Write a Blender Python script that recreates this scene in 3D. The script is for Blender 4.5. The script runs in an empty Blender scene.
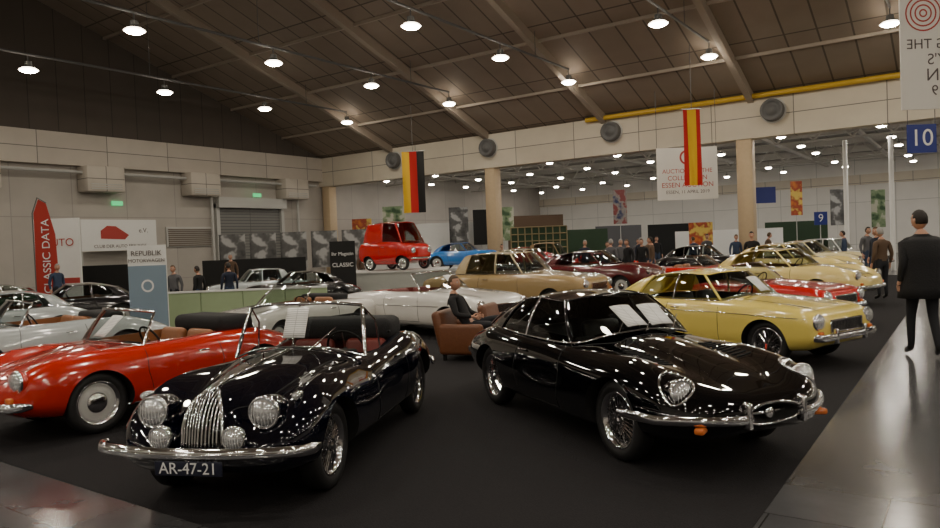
import bpy, bmesh, math, random
from math import sin, cos, pi, radians
from mathutils import Vector, Matrix
from mathutils.bvhtree import BVHTree
random.seed(3)
D = bpy.data
SC = bpy.context.scene
COL = SC.collection
YAW = radians(35)
CS, SN = cos(YAW), sin(YAW)

def C(x, y, z=0.0):
    """survey frame -> hall frame (hall walls are axis aligned)"""
    return Vector((CS*x - SN*y, SN*x + CS*y, z))

# ------------------------------------------------------------------ materials
def mat(name, col, rough=.5, metal=0.0, coat=0.0, noise=0.0, nscale=8.0, emit=None, estr=0.0, bump=0.0, spec=None):
    m = D.materials.new(name); m.use_nodes = True
    nt = m.node_tree; b = nt.nodes['Principled BSDF']
    b.inputs['Base Color'].default_value = (*col, 1)
    b.inputs['Roughness'].default_value = rough
    b.inputs['Metallic'].default_value = metal
    b.inputs['Coat Weight'].default_value = coat
    b.inputs['Coat Roughness'].default_value = .012
    if spec is not None: b.inputs['Specular IOR Level'].default_value = spec
    if emit:
        b.inputs['Emission Color'].default_value = (*emit, 1)
        b.inputs['Emission Strength'].default_value = estr
    if noise > 0 or bump > 0:
        tc = nt.nodes.new('ShaderNodeTexCoord')
        n = nt.nodes.new('ShaderNodeTexNoise'); n.inputs['Scale'].default_value = nscale
        n.inputs['Detail'].default_value = 5
        nt.links.new(tc.outputs['Object'], n.inputs['Vector'])
        if noise > 0:
            r = nt.nodes.new('ShaderNodeMapRange')
            r.inputs[3].default_value = 1-noise; r.inputs[4].default_value = 1+noise
            nt.links.new(n.outputs['Fac'], r.inputs[0])
            mx = nt.nodes.new('ShaderNodeVectorMath'); mx.operation = 'SCALE'
            mx.inputs[0].default_value = col
            nt.links.new(r.outputs[0], mx.inputs['Scale'])
            nt.links.new(mx.outputs[0], b.inputs['Base Color'])
        if bump > 0:
            bp = nt.nodes.new('ShaderNodeBump'); bp.inputs['Strength'].default_value = bump
            bp.inputs['Distance'].default_value = .02
            nt.links.new(n.outputs['Fac'], bp.inputs['Height'])
            nt.links.new(bp.outputs[0], b.inputs['Normal'])
    return m

def brickmat(name, c1, c2, mortar, w, h, ms, rough=.5, axes='XY', noise=.15, off=0.0, coat=0, nsc=1.3):
    m = D.materials.new(name); m.use_nodes = True
    nt = m.node_tree; b = nt.nodes['Principled BSDF']
    tc = nt.nodes.new('ShaderNodeTexCoord')
    src = tc.outputs['Object']
    if axes != 'XY':
        sp = nt.nodes.new('ShaderNodeSeparateXYZ'); cb = nt.nodes.new('ShaderNodeCombineXYZ')
        nt.links.new(src, sp.inputs[0])
        nt.links.new(sp.outputs[axes[0]], cb.inputs[0]); nt.links.new(sp.outputs[axes[1]], cb.inputs[1])
        src = cb.outputs[0]
    br = nt.nodes.new('ShaderNodeTexBrick')
    br.inputs['Scale'].default_value = 1
    br.offset = off
    br.inputs['Color1'].default_value = (*c1, 1); br.inputs['Color2'].default_value = (*c2, 1)
    br.inputs['Mortar'].default_value = (*mortar, 1)
    br.inputs['Brick Width'].default_value = w; br.inputs['Row Height'].default_value = h
    br.inputs['Mortar Size'].default_value = ms; br.inputs['Mortar Smooth'].default_value = .2
    nt.links.new(src, br.inputs['Vector'])
    n = nt.nodes.new('ShaderNodeTexNoise'); n.inputs['Scale'].default_value = nsc; n.inputs['Detail'].default_value = 6
    nt.links.new(tc.outputs['Object'], n.inputs['Vector'])
    r = nt.nodes.new('ShaderNodeMapRange'); r.inputs[3].default_value = 1-noise; r.inputs[4].default_value = 1+noise
    nt.links.new(n.outputs['Fac'], r.inputs[0])
    mx = nt.nodes.new('ShaderNodeVectorMath'); mx.operation = 'SCALE'
    nt.links.new(br.outputs['Color'], mx.inputs[0]); nt.links.new(r.outputs[0], mx.inputs['Scale'])
    nt.links.new(mx.outputs[0], b.inputs['Base Color'])
    b.inputs['Roughness'].default_value = rough
    b.inputs['Coat Weight'].default_value = coat
    return m

def glassmat(name, tint, gloss=1.0):
    m = D.materials.new(name); m.use_nodes = True
    nt = m.node_tree; nt.nodes.remove(nt.nodes['Principled BSDF'])
    out = nt.nodes['Material Output']
    tr = nt.nodes.new('ShaderNodeBsdfTransparent'); tr.inputs[0].default_value = (*tint, 1)
    gl = nt.nodes.new('ShaderNodeBsdfGlossy'); gl.inputs['Roughness'].default_value = .02
    gl.inputs['Color'].default_value = (gloss, gloss, gloss, 1)
    fr = nt.nodes.new('ShaderNodeFresnel'); fr.inputs[0].default_value = 1.5
    mx = nt.nodes.new('ShaderNodeMixShader')
    nt.links.new(fr.outputs[0], mx.inputs[0]); nt.links.new(tr.outputs[0], mx.inputs[1]); nt.links.new(gl.outputs[0], mx.inputs[2])
    nt.links.new(mx.outputs[0], out.inputs['Surface'])
    return m

def paint(name, col, rough=.18):
    return mat(name, col, rough, coat=1.0, noise=.03, nscale=30)

M_CHROME = mat('chrome', (.82, .82, .84), .07, 1.0)
M_RUBBER = mat('tyre_rubber', (.014, .014, .015), .6, bump=.1, nscale=60)
M_DARK = mat('underbody_black', (.006, .006, .006), .8)
M_GAP = mat('panel_gap', (.002, .002, .002), .7)
M_LENS = mat('headlamp_lens', (.85, .87, .9), .12, .75, coat=1)
M_AMBER = mat('amber_lens', (.70, .17, .03), .15, 0, coat=1)
M_REDL = mat('red_lens', (.5, .01, .01), .15, 0, coat=1)
M_GLASS = glassmat('car_glass', (.66, .70, .69))
M_PAPER = brickmat('info_sheet_paper', (.82, .82, .80), (.84, .84, .82), (.45, .45, .45), .3, .022, .0035, .6, noise=.02)
M_FABRIC = mat('soft_top_fabric', (.012, .012, .014), .85, bump=.3, nscale=60)
M_WHITE = mat('white_panel', (.76, .76, .74), .6, noise=.03)
M_STEEL = mat('painted_steel', (.5, .5, .48), .5)

# ------------------------------------------------------------------ mesh helpers
def mk(name, verts, faces, mats=None, parent=None, smooth=False, fm=None, loc=None):
    me = D.meshes.new(name); me.from_pydata([tuple(v) for v in verts], [], faces)
    ob = D.objects.new(name, me); COL.objects.link(ob)
    for m in (mats or []): me.materials.append(m)
    if smooth: me.polygons.foreach_set('use_smooth', [True]*len(me.polygons))
    if fm: me.polygons.foreach_set('material_index', fm)
    if parent: ob.parent = parent
    if loc is not None: ob.location = loc
    me.update()
    return ob

def empty(name, loc=(0, 0, 0), rz=0.0, scale=1.0, parent=None):
    e = D.objects.new(name, None); COL.objects.link(e)
    e.empty_display_size = .2
    e.location = loc; e.rotation_euler = (0, 0, rz); e.scale = (scale,)*3
    if parent: e.parent = parent
    return e

def box(name, lo, hi, m, parent=None, bevel=0.0, seg=2, smooth=None):
    bm = bmesh.new(); bmesh.ops.create_cube(bm, size=1)
    lo = Vector(lo); hi = Vector(hi); c = (lo+hi)/2; s = hi-lo
    for v in bm.verts: v.co = Vector((v.co.x*s.x, v.co.y*s.y, v.co.z*s.z))
    if bevel: bmesh.ops.bevel(bm, geom=bm.edges[:], offset=bevel, segments=seg, profile=.5, affect='EDGES')
    me = D.meshes.new(name); bm.to_mesh(me); bm.free()
    ob = D.objects.new(name, me); COL.objects.link(ob); me.materials.append(m)
    ob.location = c
    if bevel: me.polygons.foreach_set('use_smooth', [True]*len(me.polygons))
    if parent: ob.parent = parent
    return ob

def boxes(name, lst, m, parent=None):
    vs = []; fs = []
    for lo, hi in lst:
        k = len(vs)
        for z in (lo[2], hi[2]):
            vs += [(lo[0], lo[1], z), (hi[0], lo[1], z), (hi[0], hi[1], z), (lo[0], hi[1], z)]
        fs += [(k, k+3, k+2, k+1), (k+4, k+5, k+6, k+7), (k, k+1, k+5, k+4), (k+1, k+2, k+6, k+5), (k+2, k+3, k+7, k+6), (k+3, k, k+4, k+7)]
    return mk(name, vs, fs, [m], parent)

def tube(name, pts, r, m, parent=None, cyc=False, res=3):
    cu = D.curves.new(name, 'CURVE'); cu.dimensions = '3D'
    lines = pts if isinstance(pts[0][0], (tuple, list, Vector)) else [pts]
    for ln in lines:
        s = cu.splines.new('POLY'); s.points.add(len(ln)-1)
        for i, p in enumerate(ln): s.points[i].co = (p[0], p[1], p[2], 1)
        s.use_cyclic_u = cyc
    cu.bevel_depth = r; cu.bevel_resolution = res; cu.use_fill_caps = True
    cu.materials.append(m)
    ob = D.objects.new(name, cu); COL.objects.link(ob)
    if parent: ob.parent = parent
    return ob

def lathe(profile, n=32, axis='y'):
    vs = []; fs = []
    for (r, a) in profile:
        for k in range(n):
            t = 2*pi*k/n
            if axis == 'y': vs.append((r*cos(t), a, r*sin(t)))
            elif axis == 'x': vs.append((a, r*cos(t), r*sin(t)))
            else: vs.append((r*cos(t), r*sin(t), a))
    for i in range(len(profile)-1):
        for k in range(n):
            k2 = (k+1) % n
            fs.append((i*n+k, i*n+k2, (i+1)*n+k2, (i+1)*n+k))
    return vs, fs

def sweep(name, pts, a, b, m, parent=None, n=10):
    pts = [Vector(p) for p in pts]
    vs = []; fs = []
    for i, p in enumerate(pts):
        t = (pts[min(i+1, len(pts)-1)]-pts[max(i-1, 0)]).normalized()
        nrm = Vector((0, 0, 1)).cross(t).normalized()
        up = t.cross(nrm).normalized()
        s = .55 if i in (0, len(pts)-1) else 1
        for k in range(n):
            th = 2*pi*k/n
            vs.append(p+nrm*a*cos(th)*s+up*b*sin(th)*s)
    for i in range(len(pts)-1):
        for k in range(n):
            k2 = (k+1) % n
            fs.append((i*n+k, i*n+k2, (i+1)*n+k2, (i+1)*n+k))
    fs.append(tuple(range(n))); fs.append(tuple(range((len(pts)-1)*n, len(pts)*n)))
    return mk(name, vs, fs, [m], parent, True)

def monot(xs, ys, x):
    n = len(xs)
    if x <= xs[0]: return ys[0]
    if x >= xs[-1]: return ys[-1]
    i = 0
    while xs[i+1] < x: i += 1
    d = [(ys[k+1]-ys[k])/(xs[k+1]-xs[k]) for k in range(n-1)]
    def tan(k):
        if k == 0: return d[0]
        if k == n-1: return d[-1]
        if d[k-1]*d[k] <= 0: return 0
        return 2*d[k-1]*d[k]/(d[k-1]+d[k])
    h = xs[i+1]-xs[i]; t = (x-xs[i])/h
    return ((2*t**3-3*t*t+1)*ys[i]+(t**3-2*t*t+t)*h*tan(i)+(-2*t**3+3*t*t)*ys[i+1]+(t**3-t*t)*h*tan(i+1))

def catmull(P, sub):
    out = []
    n = len(P)
    for i in range(n-1):
        p0 = P[max(i-1, 0)]; p1 = P[i]; p2 = P[i+1]; p3 = P[min(i+2, n-1)]
        for s in range(sub):
            t = s/sub
            out.append(0.5*((2*p1)+(-p0+p2)*t+(2*p0-5*p1+4*p2-p3)*t*t+(-p0+3*p1-3*p2+p3)*t**3))
    out.append(P[-1].copy())
    return out

def body_mesh(keys, nx=52, sub=3, sc=(1, 1, 1)):
    keys = sorted(keys)
    xs = [k[0] for k in keys]
    x0, x1 = xs[0], xs[-1]
    vs = []; fs = []
    m = None
    for i in range(nx+1):
        t = i/nx
        tt = .5-.5*cos(pi*t)
        t2 = .6*tt+.4*t
        x = x0+(x1-x0)*t2
        zb, wb, wm, zm, ws, zs, yf, zf, yv, zv, zc = [monot(xs, [k[j] for k in keys], x) for j in range(1, 12)]
        P = [Vector((0, zb)), Vector((wb*.6, zb)), Vector((wb, zb)), Vector((wb+(wm-wb)*.82, zb+.38*(zm-zb))), Vector((wm, zm)),
             Vector((ws, zs)), Vector((yf, zf)), Vector((yv, zv)), Vector((yv*.5, zv+(zc-zv)*.75)), Vector((0, zc))]
        h = catmull(P, sub)
        ring = h + [Vector((-q.x, q.y)) for q in reversed(h[1:-1])]
        m = len(ring)
        for q in ring: vs.append((x*sc[0], q.x*sc[1], q.y*sc[2]))
    for i in range(nx):
        for k in range(m):
            k2 = (k+1) % m
            fs.append((i*m+k, (i+1)*m+k, (i+1)*m+k2, i*m+k2))
    fs.append(tuple(range(m))); fs.append(tuple(reversed(range(nx*m, nx*m+m))))
    return vs, fs

def sharpen(me, ang=38):
    bm = bmesh.new(); bm.from_mesh(me)
    for e in bm.edges:
        if len(e.link_faces) == 2 and e.calc_face_angle(0) > radians(ang): e.smooth = False
    for f in bm.faces: f.smooth = True
    bm.to_mesh(me); bm.free()

def cut(ob, cutters):
    for c in cutters:
        md = ob.modifiers.new('b', 'BOOLEAN'); md.operation = 'DIFFERENCE'; md.object = c; md.solver = 'EXACT'
    dg = bpy.context.evaluated_depsgraph_get(); dg.update()
    me = D.meshes.new_from_object(ob.evaluated_get(dg))
    ob.modifiers.clear(); old = ob.data; ob.data = me; D.meshes.remove(old)
    for c in cutters:
        D.objects.remove(c)

def prism(poly, z0, z1, mats, idx):
    n = len(poly)
    vs = [(p[0], p[1], z0) for p in poly]+[(p[0], p[1], z1) for p in poly]
    fs = [tuple(reversed(range(n))), tuple(range(n, 2*n))]+[(i, (i+1) % n, n+(i+1) % n, n+i) for i in range(n)]
    return mk('cutter', vs, fs, mats, fm=[idx]*len(fs))

def fixn(ob):
    bm = bmesh.new(); bm.from_mesh(ob.data); bmesh.ops.recalc_face_normals(bm, faces=bm.faces); bm.to_mesh(ob.data); bm.free()
    return ob

# ------------------------------------------------------------------ wheels
_wc = {}
def wheel_parts(kind, r, w):
    key = (kind, r, w)
    if key in _wc: return _wc[key]
    out = []
    rr = r*.70
    tp = [(rr, -w*.42), (rr+.02, -w*.5), (r-.05, -w*.52), (r-.015, -w*.44), (r, -w*.3), (r, w*.3), (r-.015, w*.44), (r-.05, w*.52), (rr+.02, w*.5), (rr, w*.42)]
    v, f = lathe(tp, 40); me = D.meshes.new('tyre'); me.from_pydata(v, [], f); me.materials.append(M_RUBBER); out.append(('tyre', me))
    rp = [(rr-.03, -w*.4), (rr, -w*.42), (rr+.008, w*.44), (rr-.004, w*.46), (rr-.02, w*.36), (rr-.045, w*.2), (rr-.045, -w*.2), (rr-.03, -w*.4)]
    v, f = lathe(rp, 40); me = D.meshes.new('rim'); me.from_pydata(v, [], f); me.materials.append(M_CHROME); out.append(('rim', me))
    if kind == 'wire':
        hp = [(.0, w*.5), (.022, w*.5), (.03, w*.42), (.055, w*.36), (.055, w*.1), (.05, -w*.3)]
        v, f = lathe(hp, 20)
        N = 24
        def spoke(a, b, rad=.004):
            a = Vector(a); b = Vector(b); d = (b-a).normalized()
            u = d.orthogonal().normalized(); q = d.cross(u)
            k = len(v)
            for p in (a, b):
                for j in range(3):
                    th = 2*pi*j/3
                    v.append(tuple(p+u*rad*cos(th)+q*rad*sin(th)))
            for j in range(3): f.append((k+j, k+(j+1) % 3, k+3+(j+1) % 3, k+3+j))
        for i in range(N):
            t = 2*pi*i/N
            for sgn in (1, -1):
                t2 = t+sgn*.32
                spoke((.05*cos(t), w*.32, .05*sin(t)), ((rr-.03)*cos(t2), w*.22, (rr-.03)*sin(t2)))
                spoke((.05*cos(t+.13), -w*.1, .05*sin(t+.13)), ((rr-.04)*cos(t2+.13), w*.0, (rr-.04)*sin(t2+.13)))
        for j in (-1, 1):
            k = len(v)
            v += [(-.015, w*.5, 0), (.015, w*.5, 0), (.012, w*.56, j*.075), (-.012, w*.56, j*.075), (0, w*.43, j*.03)]
            f += [(k, k+1, k+2, k+3), (k, k+4, k+3), (k+1, k+2, k+4)]
        me = D.meshes.new('spokes'); me.from_pydata(v, [], f); me.materials.append(M_CHROME); out.append(('spokes', me))
        bp = [(0, -w*.25), (.15, -w*.25), (.15, -w*.3)]
        v, f = lathe(bp, 24); me = D.meshes.new('brake_drum'); me.from_pydata(v, [], f); me.materials.append(M_DARK); out.append(('brake_drum', me))
    else:
        hp = [(0, w*.46), (.04, w*.45), (.085, w*.4), (.11, w*.3), (.115, w*.24)]
        v, f = lathe(hp, 28); me = D.meshes.new('hubcap'); me.from_pydata(v, [], f); me.materials.append(M_CHROME); out.append(('hubcap', me))
        dp = [(.1, w*.26), (.15, w*.28), (rr-.03, w*.14)]
        v, f = lathe(dp, 28); me = D.meshes.new('wheel_disc'); me.from_pydata(v, [], f); me.materials.append(M_STEEL); out.append(('wheel_disc', me))
    for n, me in out:
        me.polygons.foreach_set('use_smooth', [n != 'spokes']*len(me.polygons))
        bm = bmesh.new(); bm.from_mesh(me)
        if n != 'spokes': bmesh.ops.remove_doubles(bm, verts=bm.verts, dist=1e-5)
        bmesh.ops.recalc_face_normals(bm, faces=bm.faces); bm.to_mesh(me); bm.free()
    _wc[key] = out
    return out

# ------------------------------------------------------------------ greenhouse
def greenhouse(par, ring, pmat, gmat, open_=False, lv=5, bulge=.025, crown=.04, pillars=(), sc=(1, 1, 1), trim_r=.011):
    S = 4
    pB = catmull([Vector((a[0][0]*sc[0], a[0][1]*sc[1], a[0][2]*sc[2])) for a in ring], S)
    pT = catmull([Vector((a[1][0]*sc[0], a[1][1]*sc[1], a[1][2]*sc[2])) for a in ring], S)
    lab = []
    for i in range(len(ring)-1): lab += [ring[i][2]]*S
    cx = (pB[0].x+pB[-1].x)/2 if not open_ else pB[0].x-2
    for sgn in (1, -1):
        vs = []; fs = []; fm = []
        for b, t in zip(pB, pT):
            d = Vector((b.x-cx, b.y*2.2, 0))
            if d.length > 0: d.normalize()
            for j in range(lv+1):
                s = j/lv
                p = b.lerp(t, s)+d*bulge*sin(pi*s)
                vs.append((p.x, p.y*sgn, p.z))
        for i in range(len(pB)-1):
            for j in range(lv):
                a = i*(lv+1)+j
                q = (a, a+lv+1, a+lv+2, a+1)
                fs.append(q if sgn > 0 else q[::-1])
                fm.append(1 if lab[i] == 'g' else 0)
        mk('glasshouse_left' if sgn > 0 else 'glasshouse_right', vs, fs, [pmat, gmat], par, True, fm)
        for pi_ in pillars:
            idx, r, mm = pi_
            i = idx*S
            d = Vector((pB[i].x-cx, pB[i].y*2.2, 0)).normalized()
            L = []
            for j in range(lv+1):
                s = j/lv; p = pB[i].lerp(pT[i], s)+d*bulge*sin(pi*s)
                L.append((p.x, p.y*sgn, p.z))
            tube('pillar', L, r, mm, par)
        tube('trim_lower', [(p.x, p.y*sgn, p.z) for p in pB], .010, M_CHROME, par)
        tube('trim_upper', [(p.x, p.y*sgn, p.z) for p in pT], trim_r*(1.5 if open_ else 1), M_CHROME if open_ else pmat, par)
    if not open_:
        for sgn in (1, -1):
            tube('drip_rail', [(p.x, p.y*sgn+.012*sgn, p.z-.004) for p in pT[S*2:S*4+1]], .006, M_CHROME, par)
        vs = []; fs = []; mseg = 12
        wmax = max(p.y for p in pT)
        for p in pT:
            for k in range(mseg+1):
                s = -1+2*k/mseg
                vs.append((p.x, p.y*s, p.z+crown*(1-s*s)*min(1, p.y/wmax*1.0)))
        for i in range(len(pT)-1):
            for k in range(mseg):
                a = i*(mseg+1)+k
                fs.append((a, a+1, a+mseg+2, a+mseg+1))
        o = mk('roof', vs, fs, [pmat], par, True)
        bm = bmesh.new(); bm.from_mesh(o.data); bmesh.ops.remove_doubles(bm, verts=bm.verts, dist=1e-4)
        bmesh.ops.recalc_face_normals(bm, faces=bm.faces); bm.to_mesh(o.data); bm.free()
    return pB, pT

# ------------------------------------------------------------------ car
class Car: pass

def headlamp(par, x, y, z, r, tilt=0.0, pod=0.0, podmat=None):
    e = empty('headlamp', (x, y, z), 0, 1, par); e.rotation_euler = (0, tilt, 0)
    prof = [(r*1.12, -.02), (r*1.16, .0), (r*1.1, .018), (r, .02), (r*.97, .012)]
    v, f = lathe(prof, 28, 'x'); mk('lamp_ring', v, f, [M_CHROME], e, True)
    prof = [(r*.98, .01), (r*.8, .03), (r*.5, .045), (r*.25, .052), (.0005, .054)]
    v, f = lathe(prof, 28, 'x'); mk('lamp_lens', v, f, [M_LENS], e, True)
    tube('lamp_flutes', [[(.012+.042*math.sqrt(max(0, 1-(yy/r)**2))-(abs(zz)/r)**2*.03+.004, yy, zz) for zz in [r*.8*k/4*math.sqrt(max(0, 1-(yy/r)**2)) for k in range(-4, 5)]] for yy in [r*q for q in (-.7, -.47, -.23, 0, .23, .47, .7)]], .0015, M_STEEL, e, res=0)
    if pod:
        prof = [(r*1.12, 0), (r*1.13, -pod*.2), (r*.98, -pod*.55), (r*.6, -pod*.85), (.001, -pod)]
        v, f = lathe(prof, 28, 'x'); mk('lamp_pod', v, f, [podmat], e, True)
    return e

def seat(par, x, y, z, m, w=.46):
    e = empty('seat', (x, y, z), 0, 1, par)
    box('seat_cushion', (-.25, -w/2, 0), (.25, w/2, .16), m, e, .05, 3)
    b = box('seat_back', (-.07, -w/2, 0), (.07, w/2, .5), m, e, .06, 3)
    b.location = (-.3, 0, .33); b.rotation_euler = (0, radians(-14), 0)
    tube('seat_pleats', [[(-.2, k, .163), (.2, k, .163)] for k in (-.12, -.04, .04, .12)], .004, M_GAP, e)

def car(name, spec, x, y, ang, pm, im, scale=.9, z=0.0, roofm=None, wheelkind=None, sc=None):
    root = empty(name, C(x, y, z), radians(ang)+YAW, scale)
    s = spec; sc = sc or s.get('sc', (1, 1, 1))
    v, f = body_mesh(s['keys'], nx=s.get('nx', 52), sc=sc)
    mats = [pm, M_DARK, im]
    ob = mk('body', v, f, mats, None, True); fixn(ob)
    cs = []
    rw = s['rw']; W = s['w']*sc[1]
    for ax in s['axles']:
        for sg in (1, -1):
            vv, ff = lathe([(s['arch'], -.17), (s['arch'], .3)], 36)
            n = 36
            ff.append(tuple(range(n))); ff.append(tuple(range(n, 2*n)))
            c = mk('cutter', [(p[0]+ax*sc[0], p[1]+sg*W if sg > 0 else -p[1]-W, p[2]+rw+.0) for p in vv], ff, mats, fm=[1]*len(ff))
            fixn(c); cs.append(c)
    if 'cock' in s:
        P = [(a*sc[0], b*sc[1]) for a, b in s['cock']]
        poly = P+[(a, -b) for a, b in reversed(P)]
        cs.append(fixn(prism(poly, .32, 2.2, mats, 2)))
    if 'mouth' in s:
        mx, my, mz, sx, sy, sz = s['mouth']
        bm = bmesh.new(); bmesh.ops.create_uvsphere(bm, u_segments=24, v_segments=14, radius=1)
        me = D.meshes.new('cutter'); bm.to_mesh(me); bm.free()
        for q in me.vertices: q.co = (q.co.x*sx+mx, q.co.y*sy+my, q.co.z*sz+mz)
        for m_ in mats: me.materials.append(m_)
        me.polygons.foreach_set('material_index', [1]*len(me.polygons))
        c = D.objects.new('cutter', me); COL.objects.link(c); cs.append(c)
    cut(ob, cs); sharpen(ob.data)
    bm = bmesh.new(); bm.from_mesh(ob.data); bvh = BVHTree.FromBMesh(bm); bm.free()
    ob.parent = root
    K = Car(); K.root = root; K.bvh = bvh; K.sc = sc; K.pm = pm; K.im = im; K.s = s
    def sy(x_, z_, sg=1):
        h = bvh.ray_cast(Vector((x_, 3*sg, z_)), Vector((0, -sg, 0)))[0]
        return h.y if h else None
    def tz(x_, y_):
        h = bvh.ray_cast(Vector((x_, y_, 3)), Vector((0, 0, -1)))[0]
        return h.z if h else None
    def fx(y_, z_, sg=1):
        h = bvh.ray_cast(Vector((5*sg, y_, z_)), Vector((-sg, 0, 0)))[0]
        return h.x if h else None
    K.sy, K.tz, K.fx = sy, tz, fx
    tr = s['track']*sc[1]
    for ax in s['axles']:
        for sg in (1, -1):
            e = empty('wheel', (ax*sc[0], sg*tr, rw), 0 if sg > 0 else pi, 1, root)
            for n_, me in wheel_parts(wheelkind or s['wheel'], rw, s.get('tw', .165)):
                o = D.objects.new(n_, me); COL.objects.link(o); o.parent = e
    if s.get('ring'):
        greenhouse(root, s['ring'], roofm or pm, M_GLASS, s.get('open', False), pillars=[(i, r, (M_CHROME if c == 'c' else (roofm or pm))) for i, r, c in s.get('pillars', [])], sc=sc, crown=s.get('crown', .05), bulge=s.get('bulge', .025))
    def side_line(pts, r=.004, m=M_GAP, off=.0, nm='panel_gap'):
        for sg in (1, -1):
            L = []
            for i in range(len(pts)-1):
                for k in range(8):
                    t = k/8; xx = (pts[i][0]*(1-t)+pts[i+1][0]*t)*sc[0]; zz = (pts[i][1]*(1-t)+pts[i+1][1]*t)*sc[2]
                    yy = sy(xx, zz, sg)
                    if yy is not None: L.append((xx, yy+off*sg, zz))
            if len(L) > 1: tube(nm, L, r, m, root)
    def top_line(pts, r=.004, m=M_GAP, off=0, nm='panel_gap', both=True):
        for sg in ((1, -1) if both else (1,)):
            L = []
            for i in range(len(pts)-1):
                for k in range(8):
                    t = k/8; xx = (pts[i][0]*(1-t)+pts[i+1][0]*t)*sc[0]; yy = (pts[i][1]*(1-t)+pts[i+1][1]*t)*sg*sc[1]
                    zz = tz(xx, yy)
                    if zz is not None: L.append((xx, yy, zz+off))
            if len(L) > 1: tube(nm, L, r, m, root)
    K.side_line, K.top_line = side_line, top_line
    if 'door' in s: side_line(s['door'])
    if 'hood' in s: top_line(s['hood'])
    for (a, b) in s.get('seats', []):
        seat(root, a*sc[0], b*sc[1], .36, im); seat(root, a*sc[0], -b*sc[1], .36, im)
    if 'dash' in s:
        dx, dz = s['dash']; dx *= sc[0]; dz *= sc[2]
        box('dashboard', (dx-.06, -.55*sc[1], dz-.16), (dx+.08, .55*sc[1], dz), M_DARK, root, .03)
        e = empty('steering_wheel', (dx-.28, .34*s.get('drv', 1), dz-.02), 0, 1, root); e.rotation_euler = (0, radians(-62), 0)
        tube('wheel_rim', [(.19*cos(2*pi*k/28), .19*sin(2*pi*k/28), 0) for k in range(28)], .012, M_DARK, e, True)
        tube('wheel_spokes', [[(.19*cos(a), .19*sin(a), 0), (0, 0, -.03)] for a in (0, 2.1, 4.2)], .007, M_CHROME, e)
        tube('steering_column', [(0, 0, -.02), (0, 0, -.35)], .02, M_DARK, e)
    def auto_bumper(z_, yw, gap, th, hh, sg, wrap=.18, nm='bumper'):
        z_ *= sc[2]; yw *= sc[1]
        L = []
        for k in range(17):
            yy = -yw+2*yw*k/16
            xx = fx(yy, z_, sg)
            if xx is None: continue
            L.append(Vector((xx+gap*sg, yy, z_)))
        for _ in range(3):
            for i in range(1, len(L)-1): L[i].x = (L[i-1].x+L[i].x*2+L[i+1].x)/4
        a = L[0]; b = L[-1]
        L = [Vector((a.x-wrap*sg, a.y-.07, z_)), Vector((a.x-wrap*.45*sg, a.y-.05, z_))]+L+[Vector((b.x-wrap*.45*sg, b.y+.05, z_)), Vector((b.x-wrap*sg, b.y+.07, z_))]
        sweep(nm, L, th, hh, M_CHROME, root)
        return L
    K.auto_bumper = auto_bumper
    for bz, yw, gap, th, hh, sg in s.get('bumpers', []):
        auto_bumper(bz, yw, gap, th, hh, sg)
    for (hy, hz, hr) in s.get('heads', []):
        for sg in (1, -1):
            xx = fx(hy*sg*sc[1], hz*sc[2])
            if xx is not None: headlamp(root, xx-.01, hy*sg*sc[1], hz*sc[2], hr, pod=.12, podmat=pm)
    for (ly, lz, m_) in s.get('marks', []):
        for sg in (1, -1):
            xx = fx(ly*sg*sc[1], lz*sc[2])
            if xx is not None: box('side_lamp', (xx-.03, ly*sg*sc[1]-.05, lz*sc[2]-.03), (xx+.03, ly*sg*sc[1]+.05, lz*sc[2]+.03), m_, root, .02)
    if 'grille' in s:
        gy, z0, z1, nb = s['grille']; gy *= sc[1]; z0 *= sc[2]; z1 *= sc[2]
        vs = []; n1 = 12
        for j in range(5):
            zz = z0+(z1-z0)*j/4
            for i in range(n1+1):
                yy = -gy+2*gy*i/n1
                xx = fx(yy, zz) or 1.8
                vs.append((xx+.006, yy, zz))
        fs = [(j*(n1+1)+i, j*(n1+1)+i+1, (j+1)*(n1+1)+i+1, (j+1)*(n1+1)+i) for j in range(4) for i in range(n1)]
        mk('grille_mesh', vs, fs, [M_GAP], root)
        fr = [vs[i] for i in range(n1+1)]+[vs[j*(n1+1)+n1] for j in range(1, 5)]+[vs[4*(n1+1)+i] for i in range(n1, -1, -1)]+[vs[j*(n1+1)] for j in range(3, 0, -1)]
        tube('grille_surround', [(p[0]+.008, p[1], p[2]) for p in fr], .013, M_CHROME, root, True)
        if nb:
            bars = []
            for k in range(nb):
                i = (k+1)/(nb+1); yy = -gy+2*gy*i
                bars.append([((fx(yy, z0+(z1-z0)*j/4) or 1.8)+.012, yy, z0+(z1-z0)*j/4) for j in range(5)])
            tube('grille_bars', bars, .005, M_CHROME, root, res=1)
    for sg in (1, -1):
        hx, hz = s.get('handle', (-.35, .7)); hx *= sc[0]; hz *= sc[2]
        yy = sy(hx, hz, sg)
        if yy: tube('door_handle', [(hx-.07, yy+sg*.005, hz), (hx-.05, yy+sg*.03, hz), (hx+.06, yy+sg*.03, hz), (hx+.07, yy+sg*.005, hz)], .009, M_CHROME, root)
    return K

def sheet(par, c, w, h, rot, nm='info_sheet'):
    vs = []; fs = []
    for j in range(5):
        for i in range(5):
            u = i/4-.5; t = j/4-.5
            vs.append((u*w, t*h, .01*cos(u*pi)))
    for j in range(4):
        for i in range(4): fs.append((j*5+i, j*5+i+1, j*5+i+6, j*5+i+5))
    o = mk(nm, vs, fs, [M_PAPER], par, True, loc=c)
    md = o.modifiers.new('s', 'SOLIDIFY'); md.thickness = .003
    o.rotation_euler = rot
    return o

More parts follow.
